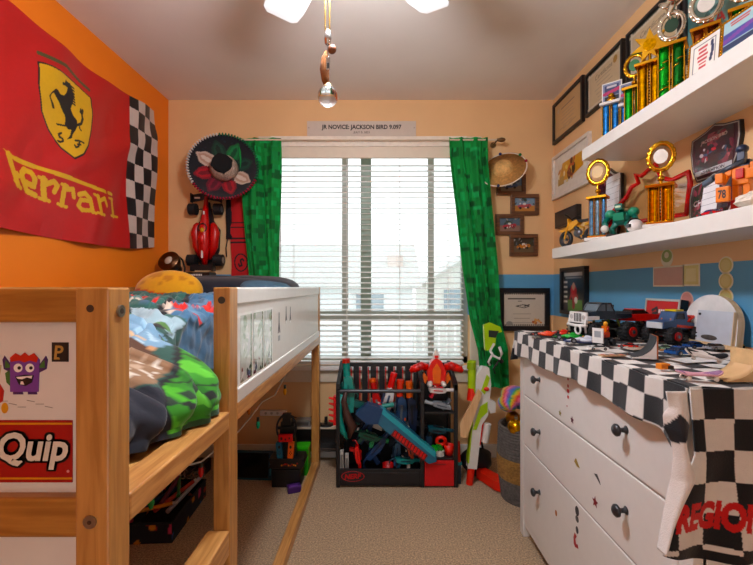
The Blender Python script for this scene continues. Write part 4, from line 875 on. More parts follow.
trophy('copper column trophy with a white medallion behind the red and white plaque', 1.09, 1.37, UZ, ['#8a4a24', '#7a3e1c'], .075, .20, 'figure', .19, face='#e6e2da')
trophy('tall trophy with a green medallion at the near end of the upper shelf', 1.09, 1.22, UZ, ['#0f9c34', '#0a6a26'], .075, .165, 'figure', .2, face='#2f7a44')
def gplaque(label, y, w_, h_, base, art, x=1.0):
    t = thing('award_plaque', label, 'plaque', (x, y, UZ), -PI / 2 + .1, 'small award plaques', rot=(-.08, 0, -PI / 2 + .1))
    b = MB(); b.bx(-w_ / 2, w_ / 2, 0, .022, 0, h_, GOLDD)
    for i in range(int(h_ / .009)):
        for sg in (-1, 1): b.ell((sg * w_ / 2, .002, .005 + i * .009), .0045, GOLD, 6, 5)
    for i in range(int(w_ / .009)): b.ell((-w_ / 2 + .005 + i * .009, .002, h_), .0045, GOLD, 6, 5)
    b.build('gold_edge', t)
    b = MB(); b.print(w_ * .86, h_ * .9, Fm(0, -.001, h_ / 2), base, art, None, .0025); b.build('face', t); return t
def red_art(c):
    c.rect(-.06, -.07, .06, -.035, '#c02028'); c.rect(-.04, -.03, .04, .055, '#efeae2'); c.frame(-.04, -.03, .04, .055, .003, '#2a3350'); c.lines(-.028, .018, .044, .012, 6, .007, '#c8585c'); c.stroke([(.026, .045), (.03, .02), (.024, -.01)], .01, '#30385a')
gplaque('gold edged red and white award plaque on the upper shelf', 1.272, .118, .148, '#ece6da', red_art)
def blue_art(c): c.rect(-.06, -.07, .06, -.03, '#8fb8c0'); c.rect(-.05, .0, .05, .03, '#4a4f98'); c.stroke([(-.05, .006), (.05, .026)], .012, '#7d4a9c'); c.rect(-.05, -.022, .05, -.004, '#2c3a5c'); c.lines(-.04, .04, .056, .008, 2, .004, '#c05a5a'); c.lines(-.04, .04, -.036, .012, 3, .006, '#4f8796')
gplaque('gold edged pale blue award plaque with a race car picture on the upper shelf', 1.146, .112, .14, '#a9c8cc', blue_art)
# --- lower shelf
def shield_pts(w_, h_):
    return [(-w_ / 2, h_ * .36), (-w_ * .2, h_ * .42), (0, h_ * .5), (w_ * .2, h_ * .42), (w_ / 2, h_ * .36), (w_ * .52, h_ * .1), (w_ * .47, -h_ * .25), (w_ * .36, -h_ * .5), (-w_ * .36, -h_ * .5), (-w_ * .47, -h_ * .25), (-w_ * .52, h_ * .1)]
def shield(label, x, y, z, w_, h_, art, tilt=.1, rz=-PI / 2, extra=None):
    t = thing('shield_plaque', label, 'plaque', (x, y, z), group='shield plaques', rot=(-tilt, 0, rz))
    P = shield_pts(w_, h_); M = Fm(0, -.012, h_ / 2)
    b = MB(); b.prism(P, .012, K('#18181c', .3), M); b.prism([(a * .955, c_ * .955) for a, c_ in P], .001, K('#b9b4ae', .3), Matrix.Translation((0, -.001, 0)) @ M); b.build('board', t)
    b = MB(); Q = [(a * .91, c_ * .91) for a, c_ in P]; b.prism(Q, .001, K('#4a1a28', .35), Matrix.Translation((0, -.002, 0)) @ M)
    n = .0016; b.print(w_ * .8, h_ * .74, Matrix.Translation((0, -.0022, 0)) @ Fm(0, -.012, h_ * .47), '#4a1a28', art, paint_mat('glossy plaque', .2, coat=.5), n); b.build('printed_face', t)
    if extra: extra(t)
    return t
def list_label(t, w_, h_, x, z, rows=5):
    b = MB(); b.bx(x - w_ / 2, x + w_ / 2, -.0165, -.0158, z - h_ / 2, z + h_ / 2, K('#e9eaec', .5))
    for i in range(1, rows + 1): b.bx(x - w_ / 2, x + w_ / 2, -.0169, -.0165, z + h_ / 2 - i * h_ / (rows + 1) - .001, z + h_ / 2 - i * h_ / (rows + 1), K('#6d7480', .5))
    b.build('list_label', t)
def mot(seed):
    def art(c):
        w_, h_ = c.P[:, 0].max(), c.P[:, 1].max(); c.r = np.random.RandomState(seed); c.blotch(40, -w_, -h_, w_, h_, .006, .022, ['#6a2236', '#2a2430', '#8a3a4c', '#3a3a48', '#a85a66', '#1c1a22'])
        c.blotch(10, -w_ * .7, -h_ * .3, w_ * .7, h_ * .3, .004, .012, ['#c9b9bc', '#b83444', '#54607a'])
    return art
shield('dark shield plaque with a white list behind the blue column trophy', 1.165, 2.09, LZ, .22, .40, mot(1), .04, extra=lambda t: list_label(t, .12, .18, .045, .26, 5))
def jb(c): mot(4)(c); c.text('JACKSON BIRD', 0, .047, .115, .016, '#e6d4d6', .02); c.rect(-.08, -.07, .08, -.052, '#c8c4c8'); c.text('CHAMPION', 0, -.061, .1, .011, '#3a2430', .02)
shield('dark shield plaque with a name in pale letters fixed high behind the orange brick figure', 1.186, 1.445, 1.55, .21, .19, jb, .03)
def ch(c): mot(7)(c); c.text('CHAMPION', 0, .0, .165, .02, '#d8c4c8', .02)
shield('shield plaque lettered CHAMPION with a white list at the foot of the name plaque', 1.10, 1.36, LZ, .22, .175, ch, .12, rz=-PI / 2 - .1, extra=lambda t: list_label(t, .075, .145, .0, .078, 6))
# toy dirt bike
YEL = K('#dca422', .35); DKG = K('#26262a', .5); GRY = K('#77787c', .3, .7)
mb = thing('toy_motorbike', 'yellow toy dirt bike at the window end of the lower shelf', 'toy motorbike', (1.005, 2.08, LZ), rz=math.radians(108))
def bw_(x):
    b = MB(); b.torus((x, 0, .044), .034, .0105, DKG, FRONT, 26, 8); b.build('wheel', mb)
    o = mb.children[-1]; b = MB(); b.torus((x, 0, .044), .025, .0025, GRY, FRONT, 22, 6); b.cyl((x, -.008, .044), (x, .008, .044), .007, GRY, n=12)
    for i in range(8): b.cyl((x, 0, .044), (x + .025 * math.cos(i * PI / 4), 0, .044 + .025 * math.sin(i * PI / 4)), .0012, GRY, n=5)
    b.build('rim', o)
bw_(.082); bw_(-.082)
b = MB()
for sg in (-1, 1): b.cyl((.082, sg * .012, .044), (.048, sg * .012, .135), .0045, YEL, n=8)
b.build('fork', mb)
b = MB(); b.prism([(.125, .09), (.06, .108), (.045, .098), (.1, .082)], .02, YEL, Fm(0, -.01, 0)); b.prism([(-.13, .125), (-.055, .11), (-.05, .098), (-.1, .105)], .02, YEL, Fm(0, -.01, 0)); b.build('mudguard', mb, .002)
b = MB(); b.tube([(.048, 0, .13), (.02, 0, .1), (.01, 0, .06), (-.03, 0, .05), (-.04, 0, .09), (.04, 0, .115)], .005, YEL, 8); b.prism([(.05, .12), (.0, .135), (-.015, .118), (.03, .09), (.055, .085)], .028, YEL, Fm(0, -.014, 0)); b.build('frame_and_tank', mb, .002)
b = MB(); b.prism([(.0, .136), (-.05, .13), (-.1, .132), (-.1, .122), (-.01, .12)], .02, DKG, Fm(0, -.01, 0)); b.build('seat', mb, .003)
b = MB(); b.ell((0, 0, .068), (.026, .016, .022), GRY); b.cyl((0, 0, .07), (.012, 0, .1), .012, DKG, n=10); b.tube([(.015, -.016, .075), (.03, -.02, .055), (.0, -.022, .04), (-.06, -.022, .06), (-.09, -.022, .085)], .005, GRY, 8); b.cyl((-.03, 0, .05), (-.082, 0, .044), .006, DKG, n=6); b.build('engine', mb)
b = MB(); b.tube([(.036, -.05, .165), (.04, -.03, .16), (.046, 0, .142), (.04, .03, .16), (.036, .05, .165)], .0035, DKG, 6); b.prism([(-.012, -.012), (.012, -.012), (.014, .014), (-.014, .014)], .004, YEL, Matrix.Translation((.06, 0, .135)) @ Matrix.Rotation(PI / 2, 4, 'Z') @ FRONT); b.build('handlebar', mb)
trophy('silver blue column trophy with a gold ring on the lower shelf beside the toy motorbike', .975, 1.835, LZ, ['#6f9fc4', '#8fb4cc', '#5d92bc'], .075, .165, 'wreath', .17, face='#c9a24a', group='trophies on the lower shelf')
trophy('bright gold column trophy with a winged gold ring and white medallion on the lower shelf', .99, 1.445, LZ, ['gold', 'gold'], .08, .12, 'wreath', .155, face='#e6e0d6', group='trophies on the lower shelf')
# green toy robot
GT = K('#1e6f60', .4); G3 = K('#2f8f70', .4)
rb = thing('toy_robot', 'chunky dark green toy robot crouching on the lower shelf', 'toy figure', (1.02, 1.73, LZ), -.9)
b = MB(); b.ell((0, 0, .085), (.036, .028, .032), GT); b.box((0, -.02, .09), (.04, .03, .03), G3, (.2, 0, 0)); b.build('torso', rb)
b = MB(); b.box((.0, -.022, .128), (.03, .032, .026), GT); b.box((0, -.04, .128), (.022, .006, .01), K('#d8e6c8', .3)); b.build('head', rb, .004)
for sg in (-1, 1):
    b = MB(); b.ell((sg * .045, 0, .105), (.022, .022, .02), G3); b.tube([(sg * .045, 0, .1), (sg * .06, -.02, .07), (sg * .05, -.04, .045)], [.012, .011, .014], GT, 8); b.ell((sg * .05, -.044, .04), .016, K('#d9d8d0', .4)); b.build('arm', rb)
    b = MB(); b.tube([(sg * .02, 0, .065), (sg * .035, -.012, .04), (sg * .032, 0, .016)], [.016, .014, .015], GT, 8); b.box((sg * .034, -.012, .009), (.03, .045, .018), DKG); b.build('leg', rb, .002)
b = MB(); b.ell((0, .02, .1), (.03, .02, .03), K('#c9bf9a', .4)); b.box((-.02, .03, .12), (.02, .02, .05), GT, (0, -.4, 0)); b.build('backpack', rb)
hl = thing('toy_helmet', 'small white toy helmet with black stripes beside the green robot', 'helmet', (.98, 1.575, LZ)); b = MB(); b.ell((0, 0, .027), (.03, .026, .027), K('#e0dedb', .3)); b.build('shell', hl)
b = MB(); b.torus((0, 0, .03), .0285, .003, BLKM, Matrix.Rotation(.5, 4, 'Y') @ FRONT, 24, 6, 1, .95); b.bx(-.032, -.02, -.014, .01, .022, .034, BLKM); b.build('visor', hl)
# red outline award
def P5(px, py): y, z = on_right(px, py, 1.14); return (-(y - 1.74), z)
ro = thing('outline_award', 'clear award with a jagged bright red outline on the lower shelf', 'award', (1.14, 1.74, 0), -PI / 2)
ro['label'] = 'clear award with a jagged bright red outline on the lower shelf'
pts = [(611, 226), (614, 212), (620, 205), (628, 197), (633, 187), (640, 183), (637, 174), (643, 176), (657, 164), (663, 178), (674, 180), (690, 172), (692, 182), (690, 200), (688, 214), (650, 220)]
Q = [P5(a, c_) for a, c_ in pts]; ro.location.z = LZ; Q = [(a, max(.012, c_ - LZ)) for a, c_ in Q]
b = MB(); b.tube([(a, -.006, c_) for a, c_ in Q], .0095, K('#c41c22', .25), 8, True); b.build('red_outline', ro)
b = MB(); b.prism(Q, .004, clear('clear acrylic', '#f6f0e8'), Fm(0, -.002, 0)); b.build('clear_panel', ro)
b = MB(); m = K('#b83038', .4); b.prism([(-.02, .075), (.02, .095), (.07, .1), (.09, .085), (.05, .075), (.0, .066)], .002, m, Fm(0, -.007, 0)); b.prism([(-.03, .05), (.02, .062), (.06, .06), (.03, .045)], .002, K('#8e8a88', .4), Fm(0, -.007, 0)); b.build('car_graphic', ro)
b = MB(); b.prism([(.0, .01), (.03, .01), (.022, .06), (.008, .06)], .006, SILV, Fm(0, -.008, 0)); b.disc(Fm(.015, -.008, .07), .012, .012, .005, SILV); b.build('silver_emblem', ro)
b = MB(); b.bx(-.16, .12, -.035, .02, .0, .014, K('#a8242c', .3)); b.build('award_foot', ro, .003)
# orange brick mech
OR = K('#e0861c', .3); BL_ = K('#20304c', .35); RDD = K('#b82820', .35)
mc = thing('brick_mech', 'tall orange and navy brick robot by the plaques on the lower shelf', 'brick model', (1.03, 1.165, LZ), -1.05); mc.scale = (.62, .7, .95)
b = MB(); b.box((0, 0, .115), (.062, .045, .055), OR); b.box((0, -.024, .12), (.03, .012, .03), RDD); b.box((0, .02, .15), (.05, .03, .03), BL_); b.build('torso', mc, .003)
b = MB(); b.box((0, -.004, .172), (.03, .03, .028), BL_); b.ell((0, -.002, .195), (.024, .024, .014), BL_); b.build('head', mc, .003)
for sg in (-1, 1):
    b = MB(); b.box((sg * .046, -.005, .135), (.026, .034, .03), OR); b.tube([(sg * .05, -.01, .125), (sg * .058, -.03, .1), (sg * .055, -.055, .105)], .011, BL_ if sg > 0 else OR, 8); b.box((sg * .055, -.066, .108), (.03, .034, .03), OR); b.build('arm', mc, .003)
    b = MB(); b.box((sg * .02, 0, .065), (.026, .032, .05), OR); b.box((sg * .022, -.004, .03), (.03, .036, .03), RDD if sg < 0 else OR); b.box((sg * .022, -.008, .007), (.034, .052, .014), BLKM); b.build('leg', mc, .003)
b = MB(); b.box((-.045, -.066, .06), (.05, .02, .045), OR); b.text('78', .03, .026, K('#20222a'), Fm(-.045, -.0765, .06), .03); b.build('number_panel', mc, .002)
b = MB(); b.tube([(-.12, .0, .12), (-.06, -.02, .14), (.02, -.03, .155)], .008, K('#3a4450', .35), 8); b.cyl((-.15, .0, .11), (-.11, -.004, .124), .011, K('#5a6a78', .3), n=12); b.build('long_cannon', mc)
def rock(u, v):
    a = 2 * PI * u; e = PI * (v - .5); k = 1 + .3 * nz(math.cos(a) * math.cos(e) * 2.2, math.sin(a) * math.cos(e) * 2.2, math.sin(e) * 2); return Vector((.03 * k * math.cos(a) * math.cos(e), .04 * k * math.sin(a) * math.cos(e), .02 + .02 * k * math.sin(e)))
b = MB(); b.surf(rock, 22, 12, mat('white quartz', '#dad2c6', .6, var=.15, scale=60, bump=.5), True, False); o = one(b, 'rock', 'rough white rock at the near end of the lower shelf', 'rock'); o.location = (.972, 1.07, LZ)
def tiny_car(name, label, loc, rz, L, c1, c2='#20242c', group=None):
    t = thing(name, label, 'toy car', loc, rz, group); P = K(c1, .25); G = K(c2, .15)
    b = MB(); s = L; w_ = .2 * s
    side = [(-.5 * s, .06 * s), (-.5 * s, .15 * s), (-.42 * s, .18 * s), (-.1 * s, .19 * s), (.25 * s, .16 * s), (.48 * s, .11 * s), (.5 * s, .06 * s)]
    b.prism(side, 2 * w_, P, Fm(0, -w_, 0)); b.build('body', t, .02 * s)
    b = MB(); b.prism([(-.36 * s, .17 * s), (-.24 * s, .27 * s), (.02 * s, .27 * s), (.2 * s, .165 * s)], 1.6 * w_, G, Fm(0, -w_ * .8, 0)); b.build('cabin', t, .015 * s)
    b = MB(); b.prism([(-.24 * s, .268 * s), (-.22 * s, .28 * s), (0, .28 * s), (.02 * s, .268 * s)], 1.4 * w_, P, Fm(0, -w_ * .7, 0)); b.build('roof', t)
    for x in (-.3 * s, .31 * s):
        for sg in (-1, 1): b = MB(); b.cyl((x, sg * w_ * .72, .085 * s), (x, sg * w_ * 1.06, .085 * s), .085 * s, K('#161618', .6), n=16); b.cyl((x, sg * w_ * 1.05, .085 * s), (x, sg * w_ * 1.09, .085 * s), .05 * s, K('#a8a8aa', .25, .8), n=12); b.build('wheel', t)
    b = MB(); b.bx(-.53 * s, -.44 * s, -w_, w_, .22 * s, .235 * s, G); b.bx(-.5 * s, -.48 * s, -w_ * .6, -w_ * .5, .15 * s, .225 * s, G); b.bx(-.5 * s, -.48 * s, w_ * .5, w_ * .6, .15 * s, .225 * s, G); b.build('spoiler', t)
    return t
tiny_car('toy_car', 'tiny red toy car at the foot of the CHAMPION plaque', (.955, 1.19, LZ), 1.7, .06, '#b8202c', '#2a3a6a')
# ================================================================== dresser
DXf, DY0, DY1, DT = .668, .875, 1.955, .945
DW_ = mat('white dresser paint', '#e4e2de', .32, var=.015); KNB = K('#4a4a4c', .35, .6)
DL = Vector((.92, 1.415, 0))
dr = thing('chest_of_drawers', 'white three drawer chest with dark round knobs and small stickers', 'chest of drawers', DL)
def dmb(): b = MB(); b.T = Matrix.Translation(-DL); return b
b = dmb(); b.bx(DXf + .02, 1.17, DY0, DY0 + .02, .09, .92, DW_); b.bx(DXf + .02, 1.17, DY1 - .02, DY1, .09, .92, DW_); b.bx(1.155, 1.17, DY0 + .02, DY1 - .02, .09, .92, DW_); b.bx(DXf + .012, 1.155, DY0 + .02, DY1 - .02, .09, .105, DW_)
b.build('carcass', dr, .002)
for y in (DY0, DY1 - .044):
    b = dmb(); b.bx(DXf, DXf + .03, y, y + .044, 0, .92, DW_); b.build('front_post', dr, .002)
    b = dmb(); b.bx(1.13, 1.17, y, y + .044, 0, .09, DW_); b.build('rear_leg', dr, .002)
b = dmb(); b.bx(DXf - .012, 1.175, DY0 - .008, DY1 + .01, .92, DT, DW_); b.build('top', dr, .003)
b = dmb(); b.bx(DXf + .004, DXf + .02, DY0 + .044, DY1 - .044, .055, .088, DW_); b.build('plinth_rail', dr, .002)
for zz in (.436, .664, .918):
    b = dmb(); b.bx(DXf + .006, DXf + .02, DY0 + .044, DY1 - .044, zz - .004, zz + .004, mat('dresser gap', '#b9b6b1', .5)); b.build('drawer_divider', dr)
def dface(y, z, lift): return Sd(DXf + .001 - lift, y, z)
def stk(par, shapes, name='sticker'):
    b = dmb()
    for y, z, poly, col in shapes: b.prism(poly, .0006, K(col, .45), dface(y, z, .0012))
    b.build(name, par)
def pD(px, py): Y = YX(px, DXf); return Y, CH + (VY - py) * Y / FPX
for z0, z1, zk, sts in ((.668, .914, .775, 0), (.44, .66, .556, 1), (.092, .432, .303, 2)):
    b = dmb(); b.bx(DXf + .001, DXf + .022, DY0 + .047, DY1 - .047, z0, z1, DW_); d = b.build('drawer', dr, .002)
    for y in (1.72, 1.115):
        b = dmb(); M = Matrix.Translation((DXf + .001, y, zk)) @ Matrix.Rotation(-PI / 2, 4, 'Y')
        b.lathe([(.012, 0), (.007, .004), (.006, .014), (.010, .019), (.0165, .023), (.017, .029), (.012, .034), (0, .036)], KNB, M, 20); b.build('knob', d)
    def star(r, n=5): return [((r if i % 2 == 0 else r * .45) * math.sin(PI * i / n), (r if i % 2 == 0 else r * .45) * math.cos(PI * i / n)) for i in range(2 * n)][::-1]
    L_ = {0: [(568, 379, circ(.005), '#b82a2a'), (568, 386, circ(.006), '#a83030'), (568, 391, circ(.009, ry=.007), '#c02c34'), (568, 397, circ(.006), '#b82a2a'), (567, 406, circ(.003), '#b04040'), (560, 413, star(.012), '#8a8438'), (572, 420, star(.013), '#6a3a4a')],
          1: [(577, 463, [(-.02, -.002), (.0, -.012), (.018, -.01), (.004, .003), (-.008, .014)], '#a89048'), (597, 478, [(-.018, .006), (.0, .012), (.016, -.004), (.02, -.012), (-.004, .0)], '#4a4a4a'), (595, 502, star(.018), '#8a3038')],
          2: [(556, 513, circ(.008, ry=.011), '#b8763a'), (577, 511, circ(.013, ry=.016), '#3a3c3e'), (577, 519, circ(.011), '#55595a'), (577, 530, circ(.009, ry=.012), '#4a4c50'), (576, 540, [(-.016, -.022), (-.006, -.028), (.016, -.02), (.012, -.008), (.0, -.014), (-.006, .0), (.004, .014), (-.01, .02), (-.018, .0)], '#b03038')]}[sts]
    for px, py, poly, col in L_: y, z = pD(px, py); stk(d, [(y, z, poly, col)])
# chequered towel
TZ = DT + .006; SQ = .0655
def chk(c, x0=0, y0=0, txt=False):
    x, y = c.P[:, 0], c.P[:, 1]; k = (np.floor((x - x0) / SQ) + np.floor((y - y0) / SQ)).astype(int) % 2; c.fill(k == 1, '#101117')
    if txt: c.fill((y < -.335) & (y > -.36), '#0e0f15'); c.text('REGION', .046, -.262, .182, .06, '#c42a1e', .06, .14)
TWM = paint_mat('terry cotton', .95, .35, 420, .15)
b = MB(); X0, X1, Y0_, Y1_ = .652, 1.172, .862, 1.968
def wav(y): return .012 * math.sin(y * 17) + .01 * math.sin(y * 7.3 + 1)
def top_uv(u, v): return (lerp(X0, X1, u) - X0, lerp(Y0_, Y1_, v) - Y0_)
b.sheet(lambda u, v: Vector((lerp(X0, X1, u), lerp(Y0_, Y1_, v), TZ + .003 * nz(u * 9, v * 18) + .002 * math.sin(v * 40) * (1 - u) ** 3)), top_uv, 120, 260, TWM, '#dcd8d2', lambda c: chk(c, .022, .003))
def fr_len(v): Y = lerp(Y0_, Y1_, v); return interp([.86, .95, 1.15, 1.5, 1.8, 1.97], [.15, .115, .10, .10, .105, .11], Y) + .005 * math.sin(Y * 13)
def front(u, v):
    Y = lerp(Y0_, Y1_, v); L = fr_len(v); t = u * L; r = .018; out = .006 + .006 * u * (1 + math.sin(Y * 31)) + .004 * math.sin(Y * 44 + 1) * u
    return Vector((X0 - out, Y, TZ - t + (.003 * nz(0, v * 18) + .002 * math.sin(v * 40)) * (1 - u)))
b.sheet(front, lambda u, v: (-u * fr_len(v), lerp(0, Y1_ - Y0_, v)), 30, 260, TWM, '#dcd8d2', lambda c: chk(c, .022, .003))
def near_(u, v):                                    # hangs over the end that faces the camera
    x = lerp(interp([0, .4, .6, .8, 1], [-.004, .0, -.03, -.055, -.075], v), X1 - X0, u); d = v * (.335 + .010 * math.sin(u * 11) + .02 * min(1, u * 3)); f = v * (.012 * math.sin(u * 25 + 1) + .012)
    return Vector((X0 + x, Y0_ - .004 - f, TZ - d))
b.sheet(near_, lambda u, v: (near_(u, v).x - X0, near_(u, v).z - TZ), 280, 190, TWM, '#dcd8d2', lambda c: chk(c, .022, .003, True))
far_ = lambda u, v: Vector((lerp(X0 - .02 * v, X1, u), Y1_ + .006 + .012 * v * (1 + math.sin(u * 24)), TZ - v * (.14 - .03 * u)))
b.sheet(far_, lambda u, v: (lerp(X0 - .02 * v, X1, u) - X0, Y1_ - Y0_ + v * .13), 90, 30, TWM, '#dcd8d2', lambda c: chk(c, .022, .003))
# turned back corner: a dark square folded over, and the white terry reverse below it
FLY = [392, 408, 415, 428, 442, 455, 477, 500, 520, 546]; FLL = [668, 670, 664, 665, 672, 673, 670, 664, 660, 655]; FLR = [688, 689, 690, 689, 683, 686, 694, 679, 667, 657]
def flap(u, v):                                     # corner turned outwards, showing the white reverse
    py = lerp(392, 546, v); px = lerp(interp(FLY, FLL, py), interp(FLY, FLR, py), u); Y = Y0_ - .014 - .022 * math.sin(u * PI) * min(1, v * 4) - .014 * v
    return Vector(((px - VX) * (Y0_ - .02) / FPX, Y, CH + (VY - py) * (Y0_ - .02) / FPX))
b.sheet(flap, lambda u, v: (lerp(interp(FLY, FLL, lerp(392, 546, v)), interp(FLY, FLR, lerp(392, 546, v)), u), lerp(392, 546, v)), 26, 90, TWM, '#e2dfdb', lambda c: c.poly([(660, 430), (676, 413), (692, 428), (692, 432), (668, 443), (662, 440)], '#20222a'))
one(b, 'chequered_towel', 'black and white chequered towel with red lettering draped over the white chest', 'towel', solid=.004)
# ------------------------------------------------------------------ toys on the towel
DZ = TZ + .007
def on_top(px, py): Y = (CH - DZ) * FPX / (py - VY); return ((px - VX) * Y / FPX, Y, DZ)
GT_ = 'small toy cars on the towel'
for lb, px, py, rz, c1, c2 in (('orange toy racing car at the far end of the towel', 545, 336.5, 2.7, '#d4501e', '#26262a'), ('red and orange toy racing car between the orange and green ones', 561, 336, 2.9, '#cf3a1c', '#26262a'), ('bright green toy racing car in front of the red one', 570, 339.5, 2.75, '#1d9c3c', '#1c2a22'), ('white and blue toy racing car beside the green one', 584, 343, 2.9, '#c8ccd6', '#2a3a66')):
    formula_car('toy_racing_car', lb, on_top(px, py), (0, 0, rz), .058 if px != 545 else .05, c1, c2, GT_, detail=False)
# big-wheel trucks
def wheel(t, x, y, z, r, w_, hub, tread=True):
    b = MB(); sg = 1 if y > 0 else -1; T = K('#1a1a1c', .75)
    b.torus((x, y, z), r * .68, r * .32, T, FRONT, 24, 8); b.cyl((x, y - w_ / 2, z), (x, y + w_ / 2, z), r * .86, T, n=22)
    for i in range(16):
        a = 2 * PI * i / 16; b.box((x + r * .93 * math.cos(a), y, z + r * .93 * math.sin(a)), (r * .16, w_ * 1.06, r * .14), T, (0, -a, 0))
    b.build('wheel', t); o = t.children[-1]; b = MB(); b.cyl((x, y + sg * w_ * .4, z), (x, y + sg * w_ * .62, z), r * .5, K(hub, .35), n=16); b.cyl((x, y + sg * w_ * .62, z), (x, y + sg * w_ * .7, z), r * .2, K('#8c8c90', .25, .8), n=10); b.build('hub', o)
def chassis(t, L, w_, z, col):
    b = MB(); b.box((0, 0, z), (L * .8, w_ * .35, .016), K('#202024', .5))
    for x in (-L * .33, L * .33):
        b.cyl((x, -w_ * .5, z - .012), (x, w_ * .5, z - .012), .006, K('#8a8a8c', .3, .8), n=8)
        for sg in (-1, 1): b.cyl((x, sg * w_ * .32, z - .01), (x + (.02 if x < 0 else -.02), sg * w_ * .2, z + .045), .005, K(col, .35), n=8)
    for sg in (-1, 1): b.tube([(-L * .4, sg * w_ * .22, z), (0, sg * w_ * .24, z + .01), (L * .4, sg * w_ * .22, z)], .005, K('#303034', .4), 6)
    b.build('chassis', t)
# front of a truck = -x
x, y, z = on_top(604, 342); tk = thing('toy_truck', 'large black toy pickup with a white grille and huge tyres on the towel', 'toy truck', (x + .022, y + .06, DZ), .2); tk.scale = (.86, .95, .98)
BK_ = K('#26282c', .25); WG = K('#dcdcd8', .35)
for xx in (-.078, .088):
    for yy in (-.058, .058): wheel(tk, xx, yy, .038, .038, .036, '#8c8c8c' if xx < 0 else '#b02a24')
chassis(tk, .22, .1, .055, '#6f7f3a')
b = MB(); b.prism([(-.112, .092), (-.112, .112), (-.05, .118), (.115, .114), (.118, .09), (.06, .086), (-.05, .086)], .088, BK_, Fm(0, -.044, 0)); b.build('body', tk, .003)
b = MB(); b.prism([(-.058, .116), (-.038, .144), (.012, .146), (.03, .115)], .078, K('#5f6a72', .1), Fm(0, -.039, 0)); b.bx(-.04, .014, -.041, .041, .143, .149, BK_)
for sg in (-1, 1):
    for a, c_ in (((-.06, .115), (-.038, .146)), ((-.012, .115), (-.012, .146)), ((.03, .115), (.012, .146))): b.cyl((a[0], sg * .04, a[1]), (c_[0], sg * .04, c_[1]), .003, BK_, n=6)
b.build('cab', tk, .001)
b = MB(); b.bx(-.121, -.112, -.05, .05, .070, .113, WG)
for i in range(5): b.bx(-.1225, -.121, -.022 + i * .0092, -.017 + i * .0092, .076, .108, BK_)
for sg in (-1, 1): b.cyl((-.121, sg * .036, .093), (-.1235, sg * .036, .093), .009, K('#b8b8b4', .15), n=14)
b.build('grille', tk, .001)
b = MB(); b.tube([(-.118, -.052, .062), (-.13, -.05, .062), (-.132, 0, .06), (-.13, .05, .062), (-.118, .052, .062)], .006, WG, 8)
for sg in (-1, 1): b.bx(-.12, -.06, sg * .05 - .006, sg * .05 + .006, .084, .098, WG); b.tube([(-.12, sg * .048, .09), (-.126, sg * .05, .07), (-.122, sg * .05, .035)], .0045, WG, 6)
b.build('bumper', tk)
b = MB(); b.torus((-.136, -.02, .045), .016, .004, WG, Matrix.Rotation(PI / 2, 4, 'Y'), 18, 6); b.build('winch_hook', tk)
b = MB(); b.bx(.03, .112, -.047, .047, .105, .114, K('#3a3c40', .4)); b.tube([(.028, -.036, .11), (.028, -.036, .138), (.028, .036, .138), (.028, .036, .11)], .0035, BK_, 6); b.build('load_bed', tk)
# red truck behind it
x, y, z = on_top(646, 343); tr2 = thing('toy_truck', 'red toy monster truck with red hubs between the black and blue trucks', 'toy truck', (x + .03, y + .12, DZ), .05)
for xx in (-.062, .062):
    for yy in (-.046, .046): wheel(tr2, xx, yy, .034, .034, .032, '#c0281e')
chassis(tr2, .17, .085, .05, '#b8b8b4')
RC = K('#c83018', .28)
b = MB(); b.prism([(-.1, .078), (-.098, .09), (-.05, .1), (.05, .102), (.092, .096), (.094, .08), (.04, .074), (-.04, .074)], .07, RC, Fm(0, -.035, 0)); b.box((-.075, -.0, .098), (.03, .05, .003), K('#e08a2c', .3), (0, .2, 0)); b.build('body', tr2, .004)
b = MB(); b.prism([(-.04, .1), (-.022, .117), (.022, .117), (.045, .101)], .056, K('#33201c', .15), Fm(0, -.028, 0)); b.bx(-.022, .024, -.029, .029, .116, .12, RC); b.build('cab', tr2, .001)
# blue truck
x, y, z = on_top(676, 345); tb = thing('toy_truck', 'blue toy monster truck with a yellow roof patch and red hubs', 'toy truck', (x + .028, y + .05, DZ), .3)
BB = K('#3a587e', .35)
for xx in (-.058, .062):
    for yy in (-.044, .044): wheel(tb, xx, yy, .032, .032, .03, '#b82824')
chassis(tb, .16, .08, .046, '#c8782a')
b = MB(); b.prism([(-.094, .058), (-.092, .082), (-.035, .087), (.09, .07), (.09, .056), (.02, .054), (-.03, .054)], .068, BB, Fm(0, -.034, 0)); b.bx(-.096, -.09, -.03, .03, .058, .08, K('#c9cfd2', .3)); b.box((.02, -.0345, .062), (.1, .002, .009), K('#c8482a', .4), (0, .1, 0)); b.build('body', tb, .003)
b = MB(); b.prism([(-.04, .085), (-.026, .116), (.024, .118), (.034, .078)], .058, BB, Fm(0, -.029, 0)); b.prism([(-.028, .09), (-.02, .11), (.012, .111), (.016, .09)], .0605, K('#20282e', .15), Fm(0, -.0302, 0)); b.bx(-.018, .02, -.022, .022, .117, .124, K('#dcc24a', .35)); b.build('cab', tb, .002)
b = MB()
for sg in (-1, 1): b.tube([(.028, sg * .026, .08), (.06, sg * .028, .098), (.095, sg * .028, .09), (.1, sg * .028, .068)], .0055, K('#c83826', .35), 6)
b.tube([(.06, -.028, .098), (.06, .028, .098)], .005, K('#c83826', .35), 6); b.tube([(.095, -.028, .09), (.095, .028, .09)], .005, K('#c83826', .35), 6); b.ell((.07, 0, .08), (.026, .02, .014), K('#b04a34', .4)); b.build('rear_cage', tb)
